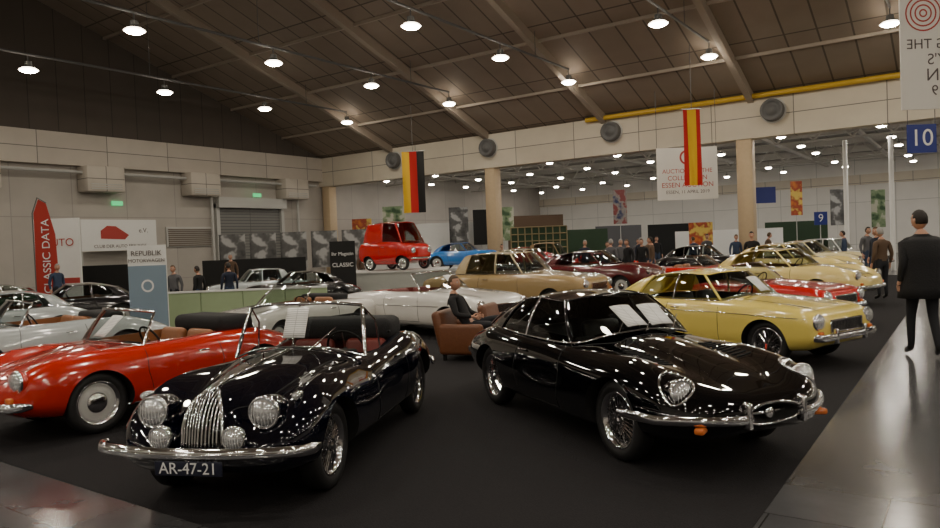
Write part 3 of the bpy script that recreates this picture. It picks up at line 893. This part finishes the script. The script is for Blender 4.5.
def person(name, x, y, ang, J, top, trou, hair, h=1.8, z=0, coat=None, hpitch=0, hyaw=0):
    e = empty(name, C(x, y, z), radians(ang)+YAW, h/1.8)
    jn = ['pelvis', 'spine', 'chest', 'neckb', 'neck', 'hipL', 'kneeL', 'ankL', 'toeL', 'hipR', 'kneeR', 'ankR', 'toeR', 'shL', 'elL', 'wrL', 'shR', 'elR', 'wrR']
    R_ = dict(pelvis=(.135, .105), spine=(.135, .10), chest=(.15, .11), neckb=(.085, .07), neck=.052, hipL=.095, kneeL=.06, ankL=.042, toeL=(.042, .03),
             hipR=.095, kneeR=.06, ankR=.042, toeR=(.042, .03), shL=.068, elL=.05, wrL=.034, shR=.068, elR=.05, wrR=.034)
    idx = {n: i for i, n in enumerate(jn)}
    ED = [('pelvis', 'spine'), ('spine', 'chest'), ('chest', 'neckb'), ('neckb', 'neck'), ('pelvis', 'hipL'), ('hipL', 'kneeL'), ('kneeL', 'ankL'), ('ankL', 'toeL'),
          ('pelvis', 'hipR'), ('hipR', 'kneeR'), ('kneeR', 'ankR'), ('ankR', 'toeR'), ('chest', 'shL'), ('shL', 'elL'), ('elL', 'wrL'), ('chest', 'shR'), ('shR', 'elR'), ('elR', 'wrR')]
    def fm(c):
        best = None; bd = 9
        for a, b in ED:
            A = Vector(J[a]); B = Vector(J[b]); t = max(0, min(1, (c-A).dot(B-A)/((B-A).length_squared)))
            dd = (c-A.lerp(B, t)).length
            if dd < bd: bd = dd; best = (a, b, t)
        a, b, t = best
        if b.startswith('toe') or (b.startswith('ank') and t > .93): return 2
        if b.startswith('knee') or b.startswith('ank') or b.startswith('hip'): return 1
        if b == 'neck' and t > .15: return 3
        if b.startswith('wr') and t > .93: return 3
        return 0
    skin_obj('figure', [J[n] for n in jn], [(idx[a], idx[b]) for a, b in ED], [R_[n] for n in jn], [top, trou, M_SHOE, M_SKIN], e, fm)
    nk = Vector(J['neck']); nb = Vector(J['neckb']); up = (nk-nb).normalized()
    head(e, nk+up*.09+Vector((.025, 0, .01)), hpitch, hyaw, hair)
    hand(e, J['wrL'], J['elL'], 1); hand(e, J['wrR'], J['elR'], -1)
    if coat:
        rows = coat; vs = []; fs = []; n = 28
        for (cx, cz, rx, ry) in rows:
            for k in range(n):
                t = 2*pi*k/n; w_ = 1+.03*sin(5*t+cz*9)
                vs.append((cx+rx*cos(t)*w_, ry*sin(t)*w_, cz))
        for i in range(len(rows)-1):
            for k in range(n): fs.append((i*n+k, i*n+(k+1) % n, (i+1)*n+(k+1) % n, (i+1)*n+k))
        o = mk('coat_skirt', vs, fs, [top], e, True)
        o.modifiers.new('s', 'SOLIDIFY').thickness = .012
    return e

STAND = dict(pelvis=(0, 0, .96), spine=(.01, 0, 1.14), chest=(0, 0, 1.34), neckb=(-.005, 0, 1.49), neck=(.01, 0, 1.575),
  hipL=(0, .095, .90), kneeL=(.02, .105, .50), ankL=(-.02, .11, .095), toeL=(.13, .125, .035),
  hipR=(0, -.095, .90), kneeR=(.03, -.105, .50), ankR=(0, -.11, .095), toeR=(.15, -.125, .035),
  shL=(-.01, .185, 1.42), elL=(-.05, .245, 1.14), wrL=(.03, .26, .90), shR=(-.01, -.185, 1.42), elR=(-.05, -.245, 1.14), wrR=(.03, -.26, .90))
WALK = dict(STAND); WALK.update(kneeL=(.10, .10, .50), ankL=(.10, .105, .095), toeL=(.25, .12, .035), kneeR=(-.02, -.10, .50), ankR=(-.17, -.105, .12), toeR=(-.05, -.12, .035),
  elL=(-.10, .245, 1.15), wrL=(-.02, .26, .92), elR=(-.02, -.25, 1.15), wrR=(.14, -.25, .98))
SIT = dict(pelvis=(-.05, 0, .52), spine=(-.13, 0, .68), chest=(-.22, 0, .86), neckb=(-.27, 0, 1.00), neck=(-.27, 0, 1.08),
  hipL=(.02, .10, .51), kneeL=(.44, .13, .62), ankL=(.78, .10, .34), toeL=(.92, .11, .42),
  hipR=(.02, -.10, .51), kneeR=(.44, -.13, .54), ankR=(.66, -.12, .095), toeR=(.82, -.13, .04),
  shL=(-.23, .19, .93), elL=(-.12, .28, .70), wrL=(.08, .16, .66), shR=(-.23, -.19, .93), elR=(-.12, -.28, .70), wrR=(.08, -.14, .66))
c_blk = mat('black_wool', (.010, .010, .012), .85, bump=.3, nscale=50)
c_dk = mat('charcoal_trousers', (.012, .013, .018), .8)
c_navy = mat('navy_cloth', (.012, .018, .04), .8)
c_grey = mat('grey_cloth', (.10, .10, .11), .8)
c_brn = mat('brown_cloth', (.10, .06, .035), .8)
c_jean = mat('denim', (.03, .05, .10), .8)
h_dk = mat('dark_hair', (.015, .01, .008), .6)
h_gr = mat('grey_hair', (.30, .29, .28), .6)
h_br = mat('brown_hair', (.08, .045, .02), .6)
COATR = [(-.005, 1.46, .09, .15), (-.005, 1.40, .16, .245), (0, 1.2, .175, .25), (0, 1.0, .18, .24), (0, .85, .20, .25), (.0, .72, .21, .26)]
person('walking_man', 5.99, 9.5, 78, WALK, c_blk, c_dk, h_dk, 1.95, coat=COATR, hyaw=radians(25))
tops = [c_blk, c_navy, c_grey, c_brn, c_jean]; hairs = [h_dk, h_br, h_gr]
crowd = [(9.3, 23.6, -120, 1.8), (10.0, 17.4, 100, 1.75), (11.6, 20.4, -160, 1.78), (5.2, 27.0, -100, 1.65), (5.8, 27.6, -70, 1.72), (6.5, 27.0, -130, 1.7), (7.0, 28.0, -60, 1.75), (7.5, 31.5, 30, 1.75), (9.7, 31.0, 110, 1.7),
         (10.6, 32.0, -90, 1.8), (12.9, 33.5, -90, 1.7), (-.2, 34.5, -60, 1.75), (1.6, 35.5, -90, 1.7), (-13.2, 22.9, -30, 1.65), (-8.1, 19.6, -100, 1.5), (-7.4, 19.5, 160, 1.45),
         (-9.6, 28.8, -80, 1.75), (-3.0, 31.0, -80, 1.75), (13.8, 26.4, 150, 1.7), (5.0, 25.4, 60, 1.74), (5.7, 25.8, -150, 1.7), (6.4, 25.2, 170, 1.76), (4.6, 28.6, -80, 1.74), (11.0, 29.6, -90, 1.72),
         (13.2, 23.8, -70, 1.8), (14.0, 24.6, 160, 1.7), (12.6, 30.2, 0, 1.75), (-6.7, 19.9, 120, 1.5), (-10.8, 23.8, -60, 1.7), (7.9, 33.6, -90, 1.7), (9.0, 34.5, -90, 1.78), (-4.4, 29.0, -20, 1.7)]
for i, (x, y, a, h) in enumerate(crowd):
    person('standing_woman' if i % 4 == 3 else 'standing_man', x, y, a, STAND, tops[i*3 % 5], c_dk if i % 3 else c_jean, hairs[i*2 % 3], h)

def armchair(name, x, y, ang, m):
    e = empty(name, C(x, y), radians(ang)+YAW, .92)
    box('seat_base', (-.38, -.36, .10), (.36, .36, .30), m, e, .04, 3)
    box('seat_cushion', (-.28, -.27, .28), (.38, .27, .42), m, e, .05, 4)
    for sg in (1, -1):
        a = box('arm', (-.40, -.07, 0), (.36, .07, .50), m, e, .065, 4); a.location = (-.02, sg*.34, .35)
    b = box('backrest', (-.08, -.40, 0), (.08, .40, .62), m, e, .075, 4); b.location = (-.40, 0, .50); b.rotation_euler = (0, radians(-12), 0)
    for i, (a, b_) in enumerate(((-.33, -.3), (.33, -.3), (-.33, .3), (.33, .3))):
        box('leg_%d' % (i+1), (a-.025, b_-.025, 0), (a+.025, b_+.025, .11), M_DARK, e)
    return e
armchair('leather_armchair', -.05, 10.9, -20, M_BROWN)
armchair('leather_armchair', .65, 11.75, -20, M_BROWN)
person('seated_man', -.03, 10.9, -20, SIT, c_blk, c_dk, h_br, 1.75, z=.0, hpitch=radians(-5), hyaw=radians(-15))

# ------------------------------------------------------------------ room
M_TILE = brickmat('floor_tile', (.095, .095, .10), (.075, .075, .08), (.03, .03, .03), 1.2, .6, .006, .17, noise=.45, off=.5, nsc=2.5)
M_CARPET = mat('carpet', (.019, .018, .020), .95, noise=.6, nscale=90, bump=.4)
M_CARPET.node_tree.nodes['Principled BSDF'].inputs['Specular IOR Level'].default_value = .2
M_ROOF = brickmat('roof_deck', (.31, .25, .20), (.27, .22, .175), (.11, .09, .07), 1.05, 3.4, .035, .7, noise=.12)
M_RAFT = mat('rafter_paint', (.38, .32, .26), .6, noise=.05)
M_CONC = brickmat('concrete_panels', (.60, .55, .48), (.54, .49, .43), (.2, .19, .17), 3.0, 1.6, .02, .75, axes='YZ', noise=.10)
M_CONCX = brickmat('concrete_beam', (.66, .60, .49), (.60, .54, .44), (.2, .19, .17), 3.2, 1.0, .02, .75, axes='XZ', noise=.10)
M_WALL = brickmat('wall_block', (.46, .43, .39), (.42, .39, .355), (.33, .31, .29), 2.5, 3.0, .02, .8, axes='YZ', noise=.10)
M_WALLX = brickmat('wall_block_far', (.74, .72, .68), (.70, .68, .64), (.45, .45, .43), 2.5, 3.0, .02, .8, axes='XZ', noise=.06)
M_GABLE = brickmat('gable_cladding', (.11, .09, .075), (.095, .08, .068), (.05, .045, .04), 1.2, 20, .02, .8, axes='YZ', noise=.1)
M_CEIL2 = brickmat('annex_ceiling', (.36, .34, .31), (.32, .31, .28), (.18, .18, .16), 1.2, 6, .03, .7, noise=.1)
XL, XR, YB, YF, YM = -32.5, 34.0, 58.0, -26.0, 31.0
FZ = -.004
box('floor', (XL, YF, -.2), (XR, YB, FZ), M_TILE)
box('carpet', (XL+1.5, 2.70, FZ), (-1.08, 30.5, 0), M_CARPET)
box('carpet', (1.6, 2.70, FZ), (24, 30.5, 0), M_CARPET)
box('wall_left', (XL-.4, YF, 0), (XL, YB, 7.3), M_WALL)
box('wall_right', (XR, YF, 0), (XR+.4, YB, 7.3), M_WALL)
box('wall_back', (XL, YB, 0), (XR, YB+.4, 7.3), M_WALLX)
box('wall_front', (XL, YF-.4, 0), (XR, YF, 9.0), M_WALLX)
box('trim_1', (XL, YF, 5.9), (XL+.35, YM, 7.3), M_CONC)
box('trim_2', (XL, YM-.3, 5.6), (XR, YM+.4, 7.3), M_CONCX)
RZ = 7.3+.35*31
def rz(y): return 7.3+.35*(31-y) if y > 0 else RZ+.35*y
th = .25
mk('ceiling', [(XL, 31.3, 7.2), (XR, 31.3, 7.2), (XR, 0, RZ), (XL, 0, RZ), (XL, YF, rz(YF)), (XR, YF, rz(YF)),
               (XL, 31.3, 7.2+th), (XR, 31.3, 7.2+th), (XR, 0, RZ+th), (XL, 0, RZ+th), (XL, YF, rz(YF)+th), (XR, YF, rz(YF)+th)],
   [(0, 1, 2, 3), (3, 2, 5, 4), (6, 9, 8, 7), (9, 10, 11, 8), (0, 6, 7, 1), (4, 5, 11, 10), (0, 3, 9, 6), (3, 4, 10, 9), (1, 7, 8, 2), (2, 8, 11, 5)], [M_ROOF])
for nm, X, dx in (('wall_gable_left', XL, -.4), ('wall_gable_right', XR, .4)):
    P = [(YM, 7.3), (0, RZ), (YF, rz(YF)), (YF, 7.3)]
    vs = [(X, a, b) for a, b in P]+[(X+dx, a, b) for a, b in P]
    mk(nm, vs, [(0, 1, 2, 3), (7, 6, 5, 4), (0, 4, 5, 1), (1, 5, 6, 2), (2, 6, 7, 3), (3, 7, 4, 0)], [M_GABLE])
for X in [XL+5.9+6.45*k for k in range(10)]:
    vs = []
    for a, b in [(30.7, rz(30.7)), (0, RZ), (YF+.05, rz(YF+.05))]:
        vs += [(X-.12, a, b-.38), (X+.12, a, b-.38), (X+.12, a, b+.02), (X-.12, a, b+.02)]
    fs = [(0, 1, 2, 3), (8, 11, 10, 9)]
    for i in (0, 4): fs += [(i+k, i+(k+1) % 4, i+4+(k+1) % 4, i+4+k) for k in range(4)]
    mk('roof_rafter', vs, fs, [M_RAFT])
PUR = []
for k in range(9):
    Y = 28-3.4*k
    PUR.append(((XL+.02, Y-.05, rz(Y)-.12), (XR-.02, Y+.05, rz(Y)+.0)))
boxes('roof_purlins', PUR, M_RAFT)
M_COL = mat('column_paint', (.55, .42, .27), .6, noise=.08)
for X in (-32.0, -20.1, -7.6, 4.9, 17.4, 29.9):
    box('support_column', (X-.3, YM-.25, 0), (X+.3, YM+.35, 5.6), M_COL, None, .02, 1)
M_YP = mat('yellow_pipe', (.60, .38, .03), .4)
tube('yellow_gas_pipe', [(-14.5, YM-.5, 7.25), (XR-.5, YM-.5, 7.25)], .11, M_YP)
tube('wall_conduit', [[(XL+.5, 2, 5.6), (XL+.5, 30, 5.6)], [(XL+.3, 22.9, 0), (XL+.3, 22.9, 5.5)], [(XL+.3, 28.7, 0), (XL+.3, 28.7, 5.5)]], .07, M_STEEL)
M_NOZ = mat('nozzle_grey', (.12, .12, .12), .5)
for X in (-26.3, -20.0, -13.3, -6.4, .2, 6.6):
    e = empty('air_nozzle', (X, YM-.3, 6.6))
    v, f = lathe([(.44, 0), (.44, -.35), (.36, -.4), (.33, -.3), (.20, -.28), (.18, -.36), (.001, -.36)], 28)
    mk('nozzle', v, f, [M_NOZ], e, True)
    v, f = lathe([(.5, 0), (.5, -.04), (.44, -.05)], 28); mk('nozzle_flange', v, f, [M_STEEL], e)
for Y in (2.0, 7.0, 12.0, 17.1, 22.2, 28.2):
    e = empty('air_duct_box', (XL+.02, Y, 0))
    box('duct', (0.0, -.85, 4.75), (.9, .85, 5.88), M_CONC, e, .03, 1)
    boxes('duct_louvre', [((.9, -.7, 4.85+.1*k), (.93, .7, 4.89+.1*k)) for k in range(3)], M_STEEL, e)
M_DOOR = brickmat('roller_door', (.20, .20, .19), (.18, .18, .17), (.09, .09, .09), 8, .16, .02, .5, axes='YZ', noise=.05)
e = empty('door_1'); box('door_leaf', (XL+.0, 23.4, 0), (XL+.08, 27.5, 4.2), M_DOOR, e)
boxes('door_frame', [((XL, 23.2, 0), (XL+.25, 23.4, 4.4)), ((XL, 27.5, 0), (XL+.25, 27.7, 4.4)), ((XL, 23.2, 4.2), (XL+.5, 27.7, 4.75))], M_STEEL, e)
e = empty('wall_louvre'); boxes('louvre_frame', [((XL, 20.4, 2.2), (XL+.08, 23.0, 3.2))], M_STEEL, e)
boxes('louvre_slats', [((XL+.08, 20.5, 2.25+.1*k), (XL+.14, 22.9, 2.30+.1*k)) for k in range(9)], mat('louvre_brown', (.20, .16, .12), .6), e)
M_EXIT = mat('exit_green', (.02, .3, .08), .5, emit=(.1, .9, .3), estr=.8)
for Y, z in ((25.6, 4.55+.25), (18.0, 4.2)):
    box('exit_sign', (XL+.02+(.5 if Y > 20 else 0), Y-.25, z), (XL+.1+(.5 if Y > 20 else 0), Y+.25, z+.2), M_EXIT)
box('ceiling_annex', (XL, YM+.4, 6.9), (XR, YB, 7.1), M_CEIL2)
M_JO = mat('joist_white', (.5, .48, .44), .6)
J1 = [((X-.08, YM+.45, 6.35), (X+.08, YB-.05, 6.5)) for X in [XL+3+4.2*k for k in range(15)]]
J1 += [((XL+.05, Y-.12, 6.5), (XR-.05, Y+.12, 6.88)) for Y in (35, 40, 45, 50, 55)]
boxes('annex_joists', J1, M_JO)
tr = []
for Y in (36.5, 46.5):
    for k in range(40):
        X = XL+1+1.6*k
        tr.append([(X, Y, 5.9), (X+.8, Y, 6.85)]); tr.append([(X+.8, Y, 6.85), (X+1.6, Y, 5.9)])
    tr.append([(XL+.3, Y, 5.9), (XR-.3, Y, 5.9)])
tube('annex_trusses', tr, .05, M_JO, res=1)
boxes('trim_3', [((XL+.02, YB-.15, 4.9), (XR-.02, YB-.01, 5.6))], M_CONCX)
# ------------------------------------------------------------------ lamps
M_BULB = mat('lamp_lens_glow', (1, 1, 1), .5, emit=(1.0, .90, .74), estr=145)
M_REFL = mat('lamp_reflector', (.6, .6, .55), .4, emit=(1.0, .88, .70), estr=13.0)
M_BULB2 = mat('annex_lamp_glow', (1, 1, 1), .5, emit=(1.0, .92, .80), estr=150)
v1, f1 = lathe([(.001, -.07), (.12, -.065), (.20, -.04), (.26, 0)], 20, 'z')
v2, f2 = lathe([(.26, 0), (.30, .02), (.22, .08)], 20, 'z')
v3, f3 = lathe([(.22, .08), (.13, .14), (.11, .30), (.02, .31), (.02, .56), (.001, .56)], 14, 'z')
n1, n2 = len(v1), len(v1)+len(v2)
def lampmesh(glow):
    me = D.meshes.new('high_bay')
    me.from_pydata(v1+v2+v3, [], f1+[tuple(i+n1 for i in q) for q in f2]+[tuple(i+n2 for i in q) for q in f3])
    for m in (glow, M_REFL, M_NOZ): me.materials.append(m)
    me.polygons.foreach_set('material_index', [0]*len(f1)+[1]*len(f2)+[2]*len(f3))
    return me
L1, L2 = lampmesh(M_BULB), lampmesh(M_BULB2)
rowsX = [-26, -19.5, -13.4, -7.7, -2.0, 4.2, 10.6, 17, 24]
for X in rowsX:
    for Y in (26.7, 21.5, 16.6, 11.6, 6.4, 1.3, -4, -10, -17):
        o = D.objects.new('ceiling_lamp', L1); COL.objects.link(o); o.location = (X, Y, 8.2)
    tube('lamp_conduit', [(X, 26.7, 8.75), (X, -20, 8.75)], .045, M_NOZ)
    tube('conduit_hangers', [[(X, Y, 8.75), (X, Y, rz(Y)-.05)] for Y in (24, 16, 8, 0, -8, -16)], .012, M_NOZ)
for X in [XL+3+3.8*k for k in range(17)]:
    for Y in (33.5, 38, 42, 48.5, 53):
        o = D.objects.new('annex_lamp', L2); COL.objects.link(o); o.location = (X, Y, 5.85); o.scale = (.68, .68, .68)

# ------------------------------------------------------------------ flags, banners, signs
def panel(name, x, y, z0, z1, w, m, ang=0, th=.03, feet=False, hang=0):
    e = empty(name, C(x, y), YAW+radians(ang))
    box('board', (-w/2, -th/2, z0), (w/2, th/2, z1), m, e)
    if feet: box('foot', (-w/2, -.2, 0), (w/2, .2, .04), M_STEEL, e); tube('post', [(0, .05, 0), (0, .05, z1-.05)], .02, M_STEEL, e)
    if hang: tube('hanger', [[(-w/2+.03, 0, z1), (-w/2+.03, 0, hang)], [(w/2-.03, 0, z1), (w/2-.03, 0, hang)]], .012, M_NOZ, e)
    return e
c_black = mat('flag_black', (.01, .01, .01), .8); c_red = mat('flag_red', (.5, .01, .012), .8); c_gold = mat('flag_gold', (.75, .45, .02), .8)
def flag(name, x, y, z0, z1, w, cols, hang, ang=0):
    e = empty(name, C(x, y), YAW+radians(ang))
    nw = sum(c[1] for c in cols)*4; nz = 12; vs = []; fs = []; fm = []
    for j in range(nz+1):
        for i in range(nw+1):
            u = i/nw-.5; t = j/nz
            vs.append((u*w, .06*sin(u*9+t*3)*(1-t*.7), z0+(z1-z0)*t))
    seq = []
    for k, c in enumerate(cols): seq += [k]*(c[1]*4)
    for j in range(nz):
        for i in range(nw): fs.append((j*(nw+1)+i, j*(nw+1)+i+1, (j+1)*(nw+1)+i+1, (j+1)*(nw+1)+i)); fm.append(seq[i])
    mk('cloth', vs, fs, [c[0] for c in cols], e, True, fm)
    tube('rod', [(-w/2-.05, 0, z1), (w/2+.05, 0, z1)], .02, M_STEEL, e)
    tube('hanger', [[(0, 0, z1), (0, 0, hang)]], .012, M_NOZ, e)
flag('german_flag', -2.5, 34, 3.35, 6.25, 1.05, [(c_gold, 1), (c_red, 1), (c_black, 1)], 8.4)
flag('spanish_flag', 8.2, 26, 3.55, 6.3, .62, [(c_red, 1), (c_gold, 2), (c_red, 1)], 8.6)
M_BAN = mat('banner_white', (.70, .68, .64), .7); M_INK = mat('banner_ink', (.10, .08, .08), .7); M_BRED = mat('banner_red', (.42, .05, .04), .7)
R90 = (pi/2, 0, 0)
e = panel('auction_banner', 8.9, 29, 3.2, 5.3, 2.45, M_BAN, hang=7.6)
for k, (t, s_) in enumerate((('AUCTIONING THE', .24), ('COLLECTION', .26), ('ESSEN AUCTION', .28), ('ESSEN, 11 APRIL 2019', .19))):
    text('lettering', t, s_, M_BRED if k < 3 else M_INK, e, (0, -.02, 4.35-.28*k), R90)
v, f = lathe([(.22, 0), (.30, 0)], 24); mk('roundel', [(p[0], p[1]-.02, p[2]+4.9) for p in v], f, [M_BRED], e)
e = panel('auction_banner', 9.75, 14, 4.0, 7.6, 2.5, M_BAN, hang=11)
for k, (t, s_) in enumerate((('AUCTIONING THE', .27), ("SOTHEBY'S", .30), ('AUCTION', .34), ('APRIL 2019', .28))):
    text('lettering', t, s_, M_INK, e, (0, -.02, 5.25-.3*k), R90, scale=(-1, 1, 1))
for r0 in (.05, .14, .23, .32):
    v, f = lathe([(r0, 0), (r0+.03, 0)], 28); mk('roundel', [(p[0]-.80, p[1]-.02, p[2]+5.85) for p in v], f, [M_BRED], e)
M_SBLUE = mat('sign_blue', (.015, .03, .22), .4)
e = panel('hall_number_sign', 13.95, 22, 3.98, 4.85, .9, M_SBLUE, hang=7.5)
text('numeral', '10', .72, M_TXTW, e, (0, -.02, 4.42), R90)
e = panel('hall_number_sign', 16.2, 33, 2.0, 2.6, .6, M_SBLUE, feet=True)
text('numeral', '9', .5, M_TXTW, e, (0, -.02, 2.3), R90)
e = empty('feather_flag', C(-13.6, 23.2), YAW)
L = [(-.45, 0, .3), (-.42, 0, 3.3), (-.25, 0, 3.75), (.0, 0, 3.6), (.25, 0, 2.6), (.32, 0, .5)]
mk('cloth', L, [(0, 1, 2, 3, 4, 5)], [mat('pennant_red', (.42, .03, .02), .7)], e)
tube('pole', [(-.46, 0, 0), (-.46, 0, 3.3), (-.28, 0, 3.8), (.0, 0, 3.62)], .02, M_NOZ, e)
text('lettering', 'CLASSIC DATA', .36, M_TXTW, e, (-.05, -.02, 1.9), (pi/2, -pi/2, 0))
e = panel('exhibitor_wall', -15.2, 26.5, 0, 3.3, 1.7, M_WHITE, th=.1)
text('lettering', 'AUTO', .4, M_BRED, e, (.1, -.07, 2.4), R90)
boxes('shelf_trim', [((-.8, -.09, .9), (.8, -.05, 1.1))], M_BRED, e)
e = empty('club_banner', (XL+.9, 17.6, 0), pi/2)
box('board', (-1.75, -.02, 2.1), (1.75, .02, 3.5), M_WHITE, e)
text('lettering', 'CLUB DER AUTO FREUNDE', .2, M_INK, e, (0, -.03, 2.3), R90)
text('lettering', 'e.V.', .3, M_INK, e, (1.1, -.03, 3.0), R90)
mk('car_emblem', [(-.9, -.03, 2.65), (.2, -.03, 2.6), (.4, -.03, 2.8), (.1, -.03, 3.0), (-.2, -.03, 3.2), (-.6, -.03, 3.22), (-.9, -.03, 3.0)], [tuple(range(7))], [M_BRED], e)
tube('banner_poles', [[(-1.72, .03, 0), (-1.72, .03, 3.5)], [(1.72, .03, 0), (1.72, .03, 3.5)]], .025, M_STEEL, e)
e = panel('rollup_banner', -7.15, 15.9, .05, 2.0, .85, M_WHITE, feet=True)
box('print', (-.42, -.03, .1), (.42, -.017, 1.55), mat('print_slate', (.22, .30, .38), .6), e)
text('lettering', 'REPUBLIK', .16, M_INK, e, (0, -.035, 1.82), R90); text('lettering', 'MOTORWAGEN', .11, M_INK, e, (0, -.035, 1.66), R90)
v, f = lathe([(.10, 0), (.14, 0)], 24); mk('emblem', [(p[0], p[1]-.035, p[2]+1.1) for p in v], f, [M_TXTW], e)
M_GRN = mat('stand_green', (.36, .46, .27), .6, noise=.04)
e = empty('low_partition', C(-5.4, 17.0), YAW)
for k in range(4): box('partition_panel', (-2.0+k*1.0, -.03, 0), (-1.02+k*1.0, .03, .85), M_GRN, e)
boxes('partition_rail', [((-2.02, -.05, .85), (1.98, .05, .89))], M_WHITE, e)
e = panel('rollup_banner', -4.0, 22.6, .05, 2.0, .8, c_black, feet=True)
text('lettering', 'Ihr Magazin', .15, M_TXTW, e, (0, -.03, 1.6), R90); text('lettering', 'CLASSIC', .18, M_TXTW, e, (0, -.03, 1.25), R90)
def art(name, cols, seed):
    m = D.materials.new(name); m.use_nodes = True; nt = m.node_tree; b = nt.nodes['Principled BSDF']
    tc = nt.nodes.new('ShaderNodeTexCoord'); vo = nt.nodes.new('ShaderNodeTexNoise'); vo.inputs['Scale'].default_value = 1.6+seed*.2; vo.inputs['Detail'].default_value = 2
    mp = nt.nodes.new('ShaderNodeMapping'); mp.inputs['Location'].default_value = (seed*3.1, seed, seed*2)
    cr = nt.nodes.new('ShaderNodeValToRGB'); cr.color_ramp.interpolation = 'EASE'
    for i, c in enumerate(cols):
        if i < 2: el = cr.color_ramp.elements[i]; el.position = .3 if i == 0 else .5
        else: el = cr.color_ramp.elements.new(.5+.1*(i-1))
        el.color = (*c, 1)
    nt.links.new(tc.outputs['Object'], mp.inputs[0]); nt.links.new(mp.outputs[0], vo.inputs['Vector']); nt.links.new(vo.outputs['Fac'], cr.inputs[0]); nt.links.new(cr.outputs[0], b.inputs['Base Color'])
    return m
a_bw = art('photo_print_mono', [(.02, .02, .02), (.10, .10, .10), (.4, .4, .4)], 1)
a_or = art('photo_print_orange', [(.6, .18, .02), (.35, .05, .02), (.7, .5, .1)], 2)
a_gr = art('photo_print_green', [(.03, .08, .03), (.2, .28, .15), (.5, .5, .4)], 3)
a_bl = art('photo_print_blue', [(.02, .03, .10), (.25, .22, .2), (.2, .04, .04)], 4)
for k in range(6):
    panel('photo_panel', -10.4+1.35*k, 31.5, 1.0, 2.6, 1.15, a_bw, feet=True)
for (x, y, w) in ((-9.2, 30.6, 4.4), (-14.2, 28.2, 3.0)):
    panel('display_board', x, y, .0, 1.5, w, c_black, th=.1)
GREENF = mat('hedge_green', (.03, .06, .03), .8)
for (nm, x, y, z0, z1, w, m) in (('exhibition_wall', -2.0, 46, 0, 3.2, 9, M_WHITE), ('poster_board', -6.6, 44.5, 1.6, 3.6, 1.2, a_or), ('poster_board', -4.6, 44.6, 2.4, 4.3, 1.4, a_gr),
        ('poster_board', -.6, 44.8, 1.9, 4.1, 1.2, a_bw), ('poster_board', .8, 44.9, 1.7, 3.9, 1.0, c_black), ('poster_board', 2.2, 45, 1.9, 4.0, 1.3, a_gr), ('exhibition_wall', 6.5, 44, 0, 2.4, 4, GREENF),
        ('poster_board', 8.9, 42, 2.6, 4.6, .8, a_bl), ('exhibition_wall', 14.5, 40, 0, 2.0, 6, M_WHITE), ('poster_board', 17.4, 38, 2.6, 4.4, .6, a_or), ('poster_board', 20.6, 40, 2.0, 4.0, .8, a_bw), ('poster_board', 18.2, 45, 3.6, 4.6, 2.2, M_SBLUE),
        ('exhibition_wall', 9.8, 47, 0, 2.6, 3.0, c_grey), ('exhibition_wall', 13.6, 48.5, 0, 2.6, 3, c_black), ('exhibition_wall', 4.6, 50, 0, 3.6, 4, c_brn), ('exhibition_wall', 21.0, 46, 0, 2.4, 4, GREENF),
        ('poster_board', 11.8, 36.5, 1.2, 2.4, 1.2, a_or), ('poster_board', 24.0, 42, 1.8, 4.0, .8, a_gr)):
    panel(nm, x, y, z0, z1, w, m, feet=(z0 > 0), th=.06)
e = empty('window_grid_frame', C(4.0, 41), YAW)
g = [[(-1.6+.4*k, 0, .6), (-1.6+.4*k, 0, 2.6)] for k in range(9)]+[[(-1.6, 0, .6+.4*k), (1.6, 0, .6+.4*k)] for k in range(6)]
tube('frame_bars', g, .035, mat('brass_frame', (.25, .2, .1), .5), e, res=1); box('frame_back', (-1.6, .05, 0), (1.6, .09, 2.6), GREENF, e)
for X, Y in ((-4.2, 33.2), (-2.6, 33.6)):
    tube('signal_mast', [(X, Y, 0), (X, Y, 5.4)], .09, M_WHITE)

# ------------------------------------------------------------------ world, camera
w = D.worlds.new('hall_air'); SC.world = w; w.use_nodes = True
w.node_tree.nodes['Background'].inputs[0].default_value = (.5, .5, .55, 1); w.node_tree.nodes['Background'].inputs[1].default_value = .1
cam = D.cameras.new('camera'); co = D.objects.new('camera', cam); COL.objects.link(co)
cam.sensor_width = 36; cam.lens = 717/940*36; cam.clip_end = 300
co.matrix_world = Matrix.Translation((0, 0, 1.72)) @ Matrix.Rotation(YAW, 4, 'Z') @ Matrix.Rotation(radians(90-1.52), 4, 'X') @ Matrix.Rotation(radians(-2.29), 4, 'Z')
SC.camera = co
